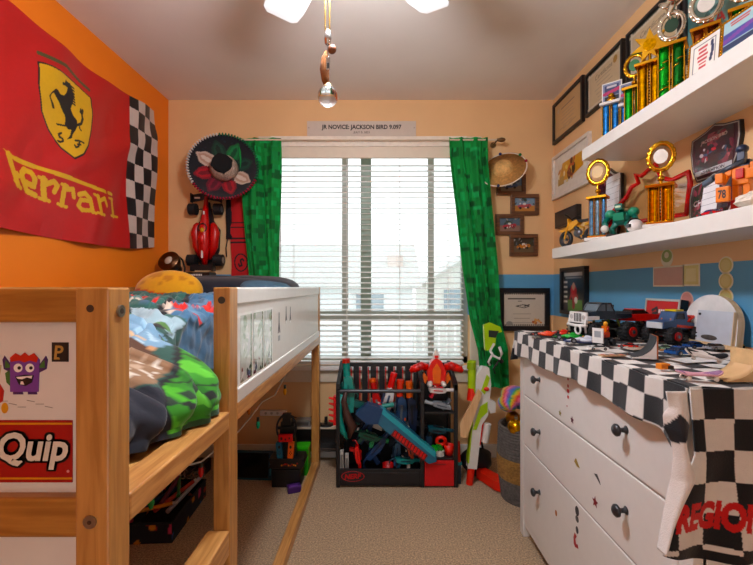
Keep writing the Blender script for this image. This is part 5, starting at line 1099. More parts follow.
# small brick buggy in front of the black truck
x, y, z = on_top(607, 346); bg_ = thing('brick_buggy', 'small orange and black brick buggy in front of the black pickup', 'brick model', (x, y + .02, DZ), .5)
b = MB(); b.box((0, 0, .022), (.06, .028, .01), BLKM); b.box((.0, 0, .038), (.03, .026, .018), K('#d0571e', .3)); b.box((.008, 0, .058), (.016, .018, .02), K('#d87a22', .3)); b.box((-.02, 0, .036), (.018, .03, .008), K('#b03820', .3)); b.build('body', bg_, .001)
b = MB(); b.bx(-.036, -.031, -.02, .02, .01, .062, K('#dfdedb', .4)); b.bx(-.0365, -.036, -.012, .012, .03, .052, K('#9a9da0', .4)); b.build('white_shield', bg_, .001)
b = MB(); b.ell((.01, 0, .075), (.008, .008, .009), K('#d9a03c', .4), 10, 8); b.tube([(.01, -.008, .062), (.0, -.016, .055)], .004, K('#a02c22', .4), 6); b.build('driver', bg_)
for xx in (-.02, .022):
    for yy in (-.018, .018): b = MB(); b.cyl((xx, yy - .006, .012), (xx, yy + .006, .012), .012, K('#1c1c1e', .6), n=14); b.build('wheel', bg_)
# red award frame leaning on the wall
aw = thing('framed_award', 'red award in a silver and black box frame leaning on the blue wall', 'award', (1.165, 1.672, DZ), rot=(-.12, 0, -PI / 2))
b = MB(); w_, h_ = .205, .155
b.bx(-w_ / 2, w_ / 2, -.03, 0, 0, h_, K('#16161a', .35)); b.build('box', aw, .002)
b = MB(); s_ = K('#bdb9b4', .3, .6); f = .009
for q in ((-w_ / 2, w_ / 2, 0, f), (-w_ / 2, w_ / 2, h_ - f, h_), (-w_ / 2, -w_ / 2 + f, f, h_ - f), (w_ / 2 - f, w_ / 2, f, h_ - f)): b.bx(q[0], q[1], -.034, -.03, q[2], q[3], s_)
b.build('silver_border', aw, .001)
def aw_art(c): c.stroke([(-.055, .028), (-.03, .04), (-.02, .02), (-.05, .015)], .012, '#2a2024'); c.text('SUMMIT', .012, .03, .085, .024, '#f0e6e2', .04, .15) if False else c.rect(-.02, .02, .055, .034, '#f0e6e2'); [c.rect(-.02 + i * .013, .018, -.016 + i * .013, .036, '#c2182c') for i in range(6)]; c.rect(-.045, -.012, .045, -.005, '#e9c8c6'); c.rect(-.05, -.05, .05, -.046, '#a01020')
b = MB(); b.print(w_ - 2 * f, h_ - 2 * f, Fm(0, -.0302, h_ / 2), '#c2182c', aw_art, None, .0025); b.build('red_face', aw)
# arched white board
ar = thing('arched_board', 'pale arched wooden board holding a blank white panel beside the blue truck', 'board', (1.16, 1.425, DZ), rot=(-.1, 0, -PI / 2)); aw_, ah = .115, .178
arc = [(-aw_, 0), (aw_, 0), (aw_, ah - .1)] + [(aw_ * math.cos(PI * i / 20), ah - .1 + .1 * math.sin(PI * i / 20)) for i in range(1, 20)] + [(-aw_, ah - .1)]
b = MB(); b.prism(arc, .022, mat('marbled white board', '#dcdcda', .4, var=.2, scale=14), Fm(0, -.024, 0), wood('pale plywood', '#c9ab84', '#dcc4a0', 'z')); b.build('arch', ar, .002)
b = MB(); b.bx(-.04, .108, -.036, -.033, .012, .122, mat('frosted panel', '#c6ccd4', .25, var=.05)); b.bx(.108, .111, -.036, -.024, .012, .122, wood('pale plywood', '#c9ab84', '#dcc4a0', 'z')); b.ell((.02, -.037, .03), (.035, .0012, .009), mat('smudge', '#59544f', .5, var=.4, scale=80)); b.build('panel', ar)
b = MB(); b.ell((-.028, -.037, .108), .0045, K('#2a2a2c', .3)); b.build('pin', ar)
b = MB(); b.bx(-.06, .118, -.045, -.022, 0, .014, wood('pale plywood', '#c9ab84', '#dcc4a0', 'z')); b.build('ledge', ar, .001)
# quarter pipe ramp
def ramp_prof(L, h, n=12): return [(0, 0), (L, 0), (L, h)] + [(L - (L * .92) * math.sin(PI / 2 * i / n) , h * (1 - math.sin(PI / 2 * i / n) ) ** 1.0 if False else h * (1 - math.sin(PI / 2 * i / n)) + .004) for i in range(1, n)]
x, y, z = on_top(645, 359); rp = thing('toy_ramp', 'small white and brown quarter pipe skate ramp at the front of the towel', 'toy ramp', (x + .012, y + .035, DZ), -.35)
n = 12; L, h = .06, .062
cv = [(-L / 2 + L * math.sin(PI / 2 * i / n), .004 + h * (1 - math.cos(PI / 2 * i / n))) for i in range(n + 1)]
P_ = [(-L / 2, 0), (L / 2, 0)] + cv[::-1]
b = MB(); b.prism(P_, .004, K('#dcd8d4', .35), Fm(0, -.035, 0)); b.build('white_side', rp); b = MB(); b.prism(P_, .004, K('#8a4a22', .5), Fm(0, .031, 0)); b.build('brown_side', rp)
b = MB(); b.sheet(lambda u, v: Vector((cv[int(round(u * n))][0], lerp(-.035, .035, v), cv[int(round(u * n))][1])), lambda u, v: (u, v), n, 8, paint_mat('printed paper', .55), '#35383c', lambda c: None); b.build('curved_deck', rp, solid=.002)
b = MB(); b.bx(L / 2, L / 2 + .004, -.035, .035, 0, h + .004, K('#a05a2a', .5)); b.build('back_wall', rp)
for lb, px, py, rz, L_, c1, c2 in (('blue toy sports car beside the skate ramp', 682, 355, .25, .095, '#2f5f9c', '#20304a'), ('darker blue toy car behind the first blue one', 697, 348, .1, .08, '#2a4f86', '#1d2636'), ('silver toy car in front of the arched board', 717, 350, .2, .08, '#9a9da2', '#24262a'), ('black and yellow toy car nearest the arched board edge', 738, 349.5, .15, .08, '#3a3a3c', '#c8a82a')):
    tiny_car('toy_car', lb, on_top(px, py), rz, L_, c1, c2, GT_)
for lb, px, py, rz, L_, c1, c2 in (('small red toy car between the skate ramp and the black pickup', 628, 348, 2.6, .06, '#b8342a', '#20242c'), ('small white toy car behind the tan card strip', 598, 350, 3.0, .06, '#d8d6d2', '#2a3038'), ('small orange toy car under the arched board', 704, 344.5, .3, .06, '#d8742a', '#20242c'), ('small yellow toy car by the rust coloured box', 744, 355, .3, .06, '#d0a83a', '#2a2a2c'), ('small pale green toy car in front of the blue truck', 664, 349.5, 2.8, .055, '#8aa88a', '#20242c')): tiny_car('toy_car', lb, on_top(px, py), rz, L_, c1, c2, GT_)
def fingerboard(label, px, py, rz, deck, edge, dz=0.0):
    x, y, z = on_top(px, py); t = thing('mini_skateboard', label, 'mini skateboard', (x, y, z + dz), rz, 'mini skateboards')
    s = .096; out = [(s / 2 * math.copysign(abs(math.cos(a)) ** .5, math.cos(a)), .014 * math.copysign(abs(math.sin(a)) ** .8, math.sin(a))) for a in [2 * PI * i / 28 for i in range(28)]]
    def lift(p): return .011 + max(0, abs(p[0]) - .034) * .55
    b = MB(); M = Matrix.Identity(4)
    b.add([(p[0], p[1], lift(p) + .003) for p in out] + [(p[0], p[1], lift(p)) for p in out], [tuple(range(28)), tuple(range(28, 56))[::-1]] + [(i, (i + 1) % 28, 28 + (i + 1) % 28, 28 + i) for i in range(28)], K(edge, .35)); b.build('deck', t)
    b = MB(); b.add([(p[0] * .95, p[1] * .92, lift(p) + .0036) for p in out] + [(0, 0, .0148)], [(i, (i + 1) % 28, 28) for i in range(28)], mat('grip tape ' + deck, deck, .95, bump=.5, bscale=900)); b.build('grip', t)
    for xx in (-.028, .028):
        b = MB(); b.cyl((xx, -.013, .006), (xx, .013, .006), .0018, SILV, n=6); b.box((xx, 0, .009), (.008, .008, .006), SILV); b.build('truck', t); o = t.children[-1]
        for sg in (-1, 1): b = MB(); b.cyl((xx, sg * .009, .005), (xx, sg * .014, .005), .005, K('#e4ded4', .4), n=12); b.build('wheel', o)
    return t
fingerboard('mini skateboard with black grip tape and a white edge', 704, 366, -.3, '#1c1d20', '#dcd6d0', .02).rotation_euler = (.55, .12, -.3)
fingerboard('mini skateboard with a pink and blue deck in front of the black one', 699, 380, -.1, '#9a7a9a', '#d8a8b4')
# cardboard ramp box at the picture edge
KR = mat('pale plywood side', '#d0b48a', .6, var=.12, scale=30); CB = mat('rust cardboard', '#a84a1c', .7, var=.06)
rb_ = thing('cardboard_ramp', 'rust coloured box with a pale wooden curved side at the near end of the towel', 'toy ramp', (.826, .905, DZ), 0.0); rb_.scale = (1, .8, .74)
b = MB(); b.bx(0, .13, -.02, .06, .0, .082, CB); b.build('box', rb_, .001)
cvr = [(-.075 + .075 * math.sin(PI / 2 * i / 10), .004 + .086 * (1 - math.cos(PI / 2 * i / 10))) for i in range(11)]
b = MB(); b.prism([(-.075, 0), (.0, 0)] + [(a, c_) for a, c_ in cvr[::-1]], .012, KR, Fm(0, -.022, 0)); b.bx(-.012, .0, -.022, .06, 0, .09, KR); b.bx(0, .13, -.024, -.02, .0, .014, KR); b.build('wooden_side', rb_)
b = MB(); b.sheet(lambda u, v: Vector((cvr[int(round(u * 10))][0], lerp(-.02, .06, v), cvr[int(round(u * 10))][1])), lambda u, v: (u, v), 10, 4, paint_mat('printed paper', .55), '#c8a880', lambda c: None); b.build('curved_deck', rb_, solid=.002)
b = MB(); b.prism([(.015, .02), (.06, .02), (.072, .045), (.03, .045)], .0006, K('#d8c8b0', .6), Fm(0, -.0206, 0))
for i in range(7): b.prism([(.02 + i * .0055, .024), (.0225 + i * .0055, .024), (.033 + i * .0055, .041), (.0305 + i * .0055, .041)], .0004, K('#3a2c24', .6), Fm(0, -.0211, 0))
b.build('striped_label', rb_)
b = MB(); b.box((.02, .02, .084), (.05, .05, .003), K('#c0282c', .5), (0, 0, .3)); b.build('red_leaflet', rb_)
# little flat bits
for nm, lb, px, py, dx, dy, hh, col, rz in (('card_strip', 'tan and red printed card strip at the front edge of the towel', 612, 356, .075, .022, .004, '#c8a888', .1), ('orange_cap', 'small orange plastic cap in front of the skate ramp', 663, 369, .026, .018, .014, '#d8861e', .2), ('paper_sheet', 'white sheet of paper under the toy cars', 693, 360, .12, .07, .001, '#dedad6', .2), ('wood_strip', 'thin wooden strip by the blue toy car', 668, 351, .05, .008, .006, '#b8804a', .0), ('track_piece', 'pale toy track piece behind the skate ramp', 640, 349, .09, .03, .004, '#d4c6b8', .3)):
    x, y, z = on_top(px, py); b = MB(); b.box((0, 0, hh / 2), (dx, dy, hh), K(col, .5), (0, 0, rz))
    if nm == 'card_strip':
        for i in range(5): b.box((-.028 + i * .014, .0, hh + .0004), (.006, .016, .0008), K(['#b83a34', '#3a2a24'][i % 2], .5), (0, 0, rz))
    if nm == 'orange_cap': b.box((.013, 0, hh * .4), (.014, .02, .008), K('#2a2420', .5), (0, 0, rz))
    if nm == 'track_piece':
        for sg in (-1, 1): b.box((0, sg * .013, hh + .002), (dx, .003, .004), K('#c0b0a0', .5))
    o = b.build(nm, bevel=.0008); tag(o, lb, nm.split('_')[-1]); o.location = (x, y, z)
# ================================================================== toy blaster rack on the floor
RBK = K('#1d1d20', .4); RKL = Vector((.095, 2.50, 0))
rk = thing('toy_rack', 'black toy blaster rack with a red drawer standing under the window', 'rack', RKL)
def rmb(): b = MB(); b.T = Matrix.Translation(-RKL); return b
yF, yB = 2.376, 2.64; xL, xM, xR = -.255, .235, .452
for x in (xL, xM, xR - .022):
    b = rmb(); b.bx(x, x + .022, yF, yF + .022, 0, .575 if x != xR - .022 else .60, RBK); b.build('front_post', rk, .003)
    b = rmb(); b.bx(x, x + .022, yB - .022, yB, 0, .67, RBK); b.build('rear_post', rk, .003)
    b = rmb(); b.add([(x, yF, .565), (x + .022, yF, .565), (x + .022, yB, .66), (x, yB, .66), (x, yF, .60), (x + .022, yF, .60), (x + .022, yB, .69), (x, yB, .69)], [(0, 1, 2, 3), (4, 7, 6, 5), (0, 4, 5, 1), (1, 5, 6, 2), (2, 6, 7, 3), (3, 7, 4, 0)], RBK); b.build('side_bar', rk)
b = rmb(); b.cyl((xL + .02, yF + .011, .558), (xM, yF + .011, .558), .011, K('#3a3b40', .3), n=12); b.build('front_bar', rk)
b = rmb(); b.bx(xL + .022, xM, yF, yF + .016, .012, .108, RBK); b.bx(xL + .03, xM - .008, yF - .003, yF, .03, .09, K('#232327', .35)); b.build('kick_board', rk, .003)
b = rmb(); b.torus((-.157, yF - .0035, .068), .06, .0025, K('#b5202a', .4), FRONT, 30, 6, 1.08, .48); b.text('NERF', .092, .03, K('#b5202a', .4), Fm(-.157, yF - .0036, .068, .06), .05, .2); b.build('red_logo', rk)
b = rmb(); b.bx(xL + .022, xR - .022, yF + .016, yB, .012, .03, RBK); b.build('floor_board', rk)
for i in range(9):
    b = rmb(); x = xL + .05 + i * .055; b.bx(x - .02, x + .016, yB - .016, yB - .002, .40, .66, RBK); b.build('back_slat', rk)
    b = rmb(); b.bx(x + .018, x + .024, yB - .014, yB - .004, .40, .65, K('#c8282a', .4)); b.build('red_divider', rk) if i < 8 else None
b = rmb(); b.bx(xL + .022, xR - .022, yB - .018, yB, .655, .68, RBK); b.build('back_bar', rk)
b = rmb(); b.bx(xM + .022, xR - .022, yF + .01, yB, .425, .437, RBK); b.build('shelf_board', rk); b = rmb(); b.bx(xM + .022, xR - .022, yF + .01, yB, .158, .17, RBK); b.build('shelf_board', rk)
b = rmb(); b.bx(xM + .022, xR - .022, yB - .008, yB - .004, .03, .62, K('#26262a', .5)); b.build('back_panel', rk)
b = rmb(); b.bx(xM + .024, xR - .024, yF - .004, yF + .2, .012, .155, mat('red fabric', '#c4201f', .8, bump=.3)); b.bx(xM + .07, xR - .07, yF - .007, yF - .004, .135, .142, K('#9a1414', .6)); b.build('red_drawer', rk, .004)
b = rmb(); b.bx(xM + .004, xM + .01, yF + .02, yB - .02, .03, .58, RBK); b.build('divider_panel', rk)
b = rmb(); b.bx(xL + .024, xM, yB - .006, yB - .001, .03, .41, mat('dark rack backing', '#1a1c24', .9)); b.build('dark_backing', rk)  # dark sheet added so the gaps between the toys come out dark
# toy blasters: side outline in the x,z plane, muzzle towards +x
def blaster(label, loc, rot, L, c1, c2, c3='#d83a20', shape=0, group='toy blasters in the rack', rz=None):
    t = thing('toy_blaster', label, 'toy blaster', loc, group=group, rot=rot); A, B_, C_ = K(c1, .35), K(c2, .35), K(c3, .35); s = L
    th = .062 * (s / .4) ** .5
    body = [(-.28 * s, -.03 * s), (-.3 * s, .07 * s), (-.05 * s, .1 * s), (.22 * s, .09 * s), (.26 * s, .03 * s), (.2 * s, -.03 * s), (.02 * s, -.06 * s)]
    b = MB(); b.prism(body, th, A, Fm(0, -th / 2, 0)); b.box((-.02 * s, -th * .52, .03 * s), (.3 * s, .004, .035 * s), B_); b.box((-.02 * s, th * .52, .03 * s), (.3 * s, .004, .035 * s), B_); b.build('body', t, .006)
    b = MB(); b.prism([(-.2 * s, -.02 * s), (-.26 * s, -.2 * s), (-.18 * s, -.22 * s), (-.11 * s, -.03 * s)], th * .7, B_, Fm(0, -th * .35, 0)); b.torus((-.06 * s, 0, -.06 * s), .042 * s, .010 * s, B_, FRONT, 18, 6); b.build('grip', t, .004)
    b = MB(); b.cyl((.24 * s, 0, .05 * s), (.44 * s, 0, .05 * s),   .052 * s, A if shape != 1 else C_, n=16); b.build('barrel', t)
    b = MB(); b.cyl((.44 * s, 0, .05 * s), (.5 * s, 0, .05 * s), .062 * s, C_, r2=.058 * s, n=16); b.build('muzzle', t)
    b = MB(); b.box((0, 0, .12 * s), (.3 * s, th * .4, .03 * s), B_); b.box((-.1 * s, 0, .14 * s), (.05 * s, th * .5, .03 * s), C_); b.build('top_rail', t, .003)
    if shape == 0: b = MB(); b.prism([(.06 * s, -.03 * s), (.08 * s, -.22 * s), (.17 * s, -.21 * s), (.15 * s, -.03 * s)], th * .6, C_, Fm(0, -th * .3, 0)); b.build('magazine', t, .003)
    if shape in (0, 2): b = MB(); b.tube([(-.28 * s, 0, .05 * s), (-.4 * s, 0, .03 * s), (-.48 * s, 0, -.03 * s), (-.47 * s, 0, -.1 * s)], .022 * s, B_, 8); b.build('stock', t)
    return t
TEA, NAV, RED_ = '#1c8c80', '#274a6e', '#d8301e'
def at(px, py, Y): p = W(px, py, Y); return (p.x, p.y, p.z)
blaster('teal and red toy blaster standing muzzle up at the window side corner of the rack', at(351, 392, 2.44), (0, -PI / 2 - .05, 0), .40, TEA, '#18665e', '#b83424', 2)
blaster('teal toy pistol with a bright red grip lying across the front bar of the rack', at(372, 410, 2.42), (.1, -.12, .1), .26, RED_, '#3c4038', TEA, 1)
bg2 = thing('toy_blaster', 'large navy and teal toy blaster with a red toothed strip slanting across the rack', 'toy blaster', at(405, 436, 2.365), group='toy blasters in the rack', rot=(0, math.radians(38), 0))
b = MB(); b.prism([(-.2, -.035), (-.22, .05), (-.08, .055), (.2, .035), (.225, .0), (.2, -.035), (0, -.045)], .05, K('#2d6c84', .35), Fm(0, -.025, 0)); b.build('body', bg2, .008)
b = MB(); b.prism([(-.2, .025), (-.2, .052), (.19, .04), (.205, .015)], .054, K('#3aa0ac', .35), Fm(0, -.027, 0)); b.build('teal_top', bg2, .004)
b = MB()
for i in range(11): b.box((-.06 + i * .021, -.027, -.018), (.013, .008, .03), K('#c82a24', .4), (0, -.25, 0))
b.box((.045, -.0255, -.02), (.24, .004, .04), K('#7a1a1c', .5)); b.build('red_toothed_strip', bg2)
b = MB(); b.prism([(-.2, .05), (-.29, .02), (-.31, -.07), (-.22, -.075), (-.17, -.035)], .06, K('#20446a', .35), Fm(0, -.03, 0)); b.build('stock', bg2, .008)
blaster('white and grey toy blaster with a red muzzle pointing up behind the slanting one', at(389, 402, 2.50), (0, -PI / 2 + .28, 0), .36, '#cfcfd0', '#3a4a66', RED_, 1)
blaster('navy toy blaster with a bright orange end standing in the middle of the rack', at(402, 412, 2.53), (0, -PI / 2 + .05, .2), .40, NAV, '#6a7076', '#d8441e', 1)
blaster('dark navy toy blaster with an orange block near the cabinet side of the rack', at(413, 412, 2.52), (0, -PI / 2 - .03, .1), .38, '#1d2a44', '#20242c', '#e06a1e', 1)
blaster('red skeletal toy blaster low in the window side corner of the rack', at(357, 455, 2.43), (0, PI / 2 - .1, 0), .19, RED_, '#a82420', '#c83a2a', 2)
blaster('dark green toy blaster crossing behind the navy stock', at(369, 437, 2.47), (0, .35, .1), .24, '#1d6c5a', '#1a4a40', '#38a06a', 0)
blaster('blue toy blaster standing butt down in the lower middle of the rack', at(378, 448, 2.49), (0, -.85, 0), .30, '#20426c', '#1a3050', '#2a5a86', 2)
blaster('steel blue toy blaster leaning in the rack beside the red cup', at(398, 452, 2.50), (0, -PI / 2 + .1, 0), .26, '#41678a', '#2a4a6a', '#5f8096', 1)
blaster('navy toy blaster with a white magazine leaning at the back of the rack', at(368, 428, 2.56), (0, -PI / 2 + .5, 0), .36, '#22406a', '#16243c', '#d6d2cc', 0)
blaster('red toy blaster with a grey top standing behind the front bar', at(379, 405, 2.57), (0, -PI / 2 - .15, 0), .34, '#c42c20', '#7c7e84', '#e06a2a', 2)
blaster('small teal toy blaster lying on the floor of the rack beside the red cup', at(405, 461, 2.44), (0, .15, .2), .20, '#2a8c8c', '#1c4a5c', '#d8d0c8', 0)
blaster('orange toy blaster wedged upright against the cabinet divider', at(411, 446, 2.47), (0, -PI / 2 - .1, 0), .24, '#c8541e', '#3a2c28', '#e8e0d4', 2)
bo = thing('toy_crossbow', 'brown and teal toy crossbow limb hanging down the side of the rack', 'toy crossbow', at(344, 415, 2.40), group=None)
b = MB(); b.tube([(-.01, 0, .12), (-.03, 0, .06), (-.028, 0, -.02), (-.005, 0, -.1), (.02, 0, -.14)], [.012, .02, .02, .017, .008], K(TEA, .4), 10); b.build('limb', bo)
b = MB(); b.tube([(.01, -.012, .14), (.0, -.012, .08), (.02, -.012, .0), (.05, -.012, -.06), (.03, -.012, -.13)], [.012, .018, .022, .03, .01], K('#4c3028', .5), 10); b.build('strap', bo)
for i, px in enumerate((342, 347)): b = MB(); x, y, z = at(px, 466, 2.42); b.bx(x - .01, x + .01, y - .015, y + .015, .031, .20 - .02 * i, K('#b8b4ae', .4)); b.bx(x - .008, x + .008, y - .0155, y - .015, .05, .18 - .02 * i, K('#7d7a76', .4)); one(b, 'dart_clip', ['tall pale dart clip in the lower corner of the rack', 'shorter pale dart clip beside the tall one'][i], 'dart clip', 'pale dart clips', bevel=.003)
b = MB(); x, y, z = at(388, 458, 2.46); b.lathe([(.0, 0), (.028, 0), (.034, .075), (.03, .075), (.026, .006)], K('#b82420', .45), Matrix.Translation((x, y, .031)), 20); one(b, 'red_cup', 'small red cup at the bottom of the rack', 'cup')
sc_ = thing('side_clip', 'red spiked dart holder on the window side of the rack', 'dart holder', (xL - .012, 2.40, .44)); b = MB(); b.bx(-.004, .011, -.02, .02, -.08, .09, K('#c8282a', .4)); b.build('plate', sc_, .002)
for i in range(5): b = MB(); b.cyl((-.0, -.01, -.06 + i * .033), (-.03, -.022, -.05 + i * .033), .009, K('#d83a34', .4), r2=.005, n=10); b.build('peg', sc_)
# red robot bird on top of the cabinet
rr = thing('toy_robot', 'bright red and orange winged toy robot on top of the black rack', 'toy figure', at(436, 387, 2.50)); rr.location.z = .585
RT = K('#d83420', .3); OT = K('#e2742a', .3); WT2 = K('#e0d8d0', .35)
b = MB(); b.prism([(-.05, .0), (-.058, .07), (-.03, .13), (0, .15), (.03, .13), (.058, .07), (.05, 0), (0, -.02)], .06, RT, Fm(0, -.03, .0)); b.prism([(-.02, .0), (-.026, .08), (0, .12), (.026, .08), (.02, 0)], .074, OT, Fm(0, -.037, 0)); b.build('torso', rr, .006)
b = MB(); b.prism([(-.018, .13), (-.02, .165), (-.008, .19), (0, .205), (.008, .19), (.02, .165), (.018, .13)], .03, WT2, Fm(0, -.02, 0)); b.bx(-.012, .012, -.024, -.02, .15, .165, RT); b.build('head', rr, .003)
for sg in (-1, 1):
    b = MB(); b.tube([(sg * .055, 0, .09), (sg * .09, -.01, .1), (sg * .13, -.015, .085), (sg * .16, -.02, .07)], [.022, .026, .024, .012], RT, 10); b.ell((sg * .095, -.02, .1), (.03, .02, .022), K('#c02418', .3)); b.tube([(sg * .12, -.02, .085), (sg * .155, -.03, .095)], .01, RT, 8); b.build('arm', rr)
    b = MB(); b.tube([(sg * .03, -.01, .01), (sg * .045, -.035, -.01), (sg * .04, -.06, -.004)], [.018, .016, .012], WT2, 8); b.build('leg', rr)
    b = MB(); b.prism([(sg * .05, .03), (sg * .075, .06), (sg * .09, .02), (sg * .065, -.01)][::sg], .02, OT, Fm(0, -.01, 0)); b.build('side_plate', rr, .003)
GP = 'toys on the rack shelves'
blaster('white and red toy pistol on the upper cabinet shelf', at(438, 391, 2.44), (0, .08, .1), .19, '#cfc9c4', '#c0283a', '#e0dcd8', 1, GP)
blaster('grey toy pistol pointing at the camera side on the upper cabinet shelf', at(441, 404, 2.42), (0, PI + .25, 0), .2, '#8d9398', '#56606a', '#a8aeb2', 1, GP)
blaster('teal and black toy pistol in the dark lower cabinet shelf', at(437, 430, 2.46), (.3, .2, .2), .20, '#235a66', '#1a2028', '#2a3a4a', 0, GP)
def rim(label, px, py, col, R, tilt): b = MB(); x, y, z = at(px, py, 2.44); b.torus((0, 0, 0), R, R * .42, K(col, .35), Matrix.Rotation(tilt, 4, 'X') @ FRONT, 24, 8); o = b.build('toy_ring'); tag(o, label, 'toy ring'); o.location = (x, y, z)
rim('red orange toy ring on the lower cabinet shelf', 441, 441, '#d8381e', .026, .3)
b = MB(); x, y, z = at(437, 449, 2.43); b.box((0, 0, .03), (.065, .04, .036), K('#2ca83a', .35), (.1, .2, .2)); b.box((.01, -.01, .052), (.03, .03, .02), K('#249034', .35), (.1, .2, .2)); o = b.build('toy_block', bevel=.004); tag(o, 'bright green plastic toy block on the lower cabinet shelf', 'toy block'); o.location = (x, y, .17)
b = MB(); x, y, z = at(449, 452, 2.43); b.lathe([(0, 0), (.022, 0), (.03, .06), (.026, .06), (.02, .006)], K('#d8381e', .4), Matrix.Translation((x, y, .171)), 20); one(b, 'toy_cup', 'red orange toy cup on the lower cabinet shelf', 'cup')
for i, (px, col, lb) in enumerate(((428, '#24405a', 'dark blue plastic dart drum at the back of the lower cabinet shelf'), (440, '#c8c2ba', 'pale plastic dart drum at the front of the lower cabinet shelf'))):
    b = MB(); x, y, z = at(px, 458, 2.47 - .05 * i); b.cyl((x, y, .171), (x, y, .171 + .1 - .07 * i), .026, K(col, .4), n=18)
    for k in range(6): b.cyl((x + .016 * math.cos(k), y + .016 * math.sin(k), .27 - .07 * i), (x + .016 * math.cos(k), y + .016 * math.sin(k), .275 - .07 * i), .004, K('#1a1a1c'), n=8)
    one(b, 'dart_drum', lb, 'dart drum', bevel=.002)
# white and lime blaster standing beside the rack
LM = K('#a8c83c', .35); WB = K('#dcdad4', .35); RO = K('#d83a24', .35)
ws = thing('toy_blaster', 'tall white and lime toy blaster standing muzzle down between the rack and basket', 'toy blaster', at(470, 485, 2.42), rot=(0, math.radians(5.5), 0)); ws.location.z = 0
b = MB(); b.prism([(-.028, .1), (-.03, .42), (-.036, .52), (-.03, .64), (.0, .70), (.04, .70), (.062, .6), (.06, .42), (.03, .36), (.026, .1)], .045, WB, Fm(0, -.0225, 0)); b.build('body', ws, .006)
b = MB(); b.prism([(-.02, .33), (.01, .47), (.05, .5), (.055, .44), (.02, .40), (.0, .33)], .05, LM, Fm(0, -.025, 0)); b.prism([(.005, .56), (.03, .66), (.05, .64), (.03, .54)], .05, LM, Fm(0, -.025, 0)); b.bx(-.031, -.022, -.024, .024, .13, .40, LM); b.build('lime_panel', ws, .002)
b = MB(); b.cyl((-.003, 0, .0), (-.003, 0, .11), .021, RO, n=16); b.build('muzzle', ws)
b = MB(); b.cyl((-.045, -.01, .54), (-.06, -.01, .73), .024, LM, n=16); b.cyl((-.06, -.01, .68), (-.062, -.01, .72), .027, K('#8fae2c', .35), n=16); b.build('scope', ws)
b = MB(); b.cyl((-.045, -.015, .50), (-.05, -.015, .57), .026, RO, r2=.02, n=14); b.ell((.035, -.03, .575), (.016, .01, .012), RO); b.box((.03, -.0, .32), (.016, .04, .16), RO, (0, .05, 0)); b.build('red_details', ws)
b = MB(); b.prism([(.05, .52), (.1, .5), (.105, .44), (.075, .43), (.06, .47)], .03, WB, Fm(0, -.015, 0)); b.cyl((.06, -.01, .26), (.066, -.01, .37), .022, WB, n=12); b.build('grip', ws, .003)
wd_ = thing('wooden_board', 'pale tapered wooden board leaning on the white and lime blaster', 'board', at(467, 437, 2.37)); b = MB(); b.T = Matrix.Rotation(.2, 4, 'Y'); b.prism([(-.04, 0), (.0, .0), (.035, .27), (.01, .29), (-.055, .08)], .012, wood('light birch', '#cda67c', '#dfbd94', 'z'), Fm(0, 0, 0)); b.build('board', wd_, .002); wd_.location.z = .29
lt_ = thing('lime_toy', 'lime green toy launcher with a white arm hanging in front of the curtain', 'toy', at(493, 350, 2.45))
b = MB(); b.prism([(-.05, .0), (-.058, .15), (-.02, .165), (.04, .14), (.05, .11), (.015, .1), (.01, .03), (-.02, -.0)], .03, LM, Fm(0, -.015, 0)); b.build('body', lt_, .004)
b = MB(); b.prism([(-.03, .12), (.03, .115), (.01, .075), (-.03, .08)], .036, K('#26302a', .5), Fm(0, -.018, 0)); b.box((-.01, -.018, .02), (.012, .006, .05), K('#e0e0da', .4), (0, .5, 0)); b.build('trim', lt_)
b = MB(); b.tube([(-.02, -.01, .0), (-.005, -.015, -.03), (.035, -.015, -.05), (.05, -.01, -.02), (.035, -.01, .02)], .008, WB, 8); b.tube([(-.01, -.01, -.03), (-.03, -.01, -.07), (-.02, -.01, -.09)], .007, WB, 8); b.build('white_arm', lt_)
b = MB(); b.cyl((.035, 0, -.045), (.055, 0, -.075), .012, K('#1c1e20', .4), n=10); b.tube([(.04, -.01, -.05), (.0, -.01, -.11), (.01, -.01, -.14)], .005, K('#1c1e20', .4), 6); b.build('black_clip', lt_)
rf = thing('toy_blaster', 'red and black toy blaster lying on the carpet in front of the basket', 'toy blaster', (.665, 2.40, .035), rot=(math.radians(90), math.radians(0), math.radians(-62)))
b = MB(); b.prism([(-.12, -.03), (-.11, .035), (.05, .045), (.13, .02), (.14, -.02), (.06, -.04)], .05, RO, Fm(0, -.025, 0)); b.box((-.02, -.027, .005), (.12, .004, .02), K('#a01c14', .4)); b.build('body', rf, .008)
b = MB(); b.prism([(-.12, -.02), (-.2, -.05), (-.21, .02), (-.12, .03)], .045, K('#1a1a1e', .4), Fm(0, -.0225, 0)); b.box((.02, -.028, -.018), (.16, .004, .012), K('#1a1a1e', .4)); b.build('stock', rf, .005)
kn = thing('toy_sword', 'slim black and teal toy sword leaning beside the rack', 'toy sword', at(459, 484, 2.43)); kn.location.z = 0; b = MB(); b.bx(-.012, .012, -.008, .008, 0, .13, K('#20303c', .4)); b.bx(-.016, .016, -.01, .01, .11, .13, K('#1e7c80', .4)); b.build('blade', kn, .002); b = MB(); b.cyl((0, 0, .13), (-.004, 0, .25), .010, K('#c83a2c', .4), n=10); b.build('handle', kn)
bb = thing('dark_bag', 'crumpled black bag on the carpet behind the standing blaster', 'bag', (.60, 2.55, 0)); b = MB()
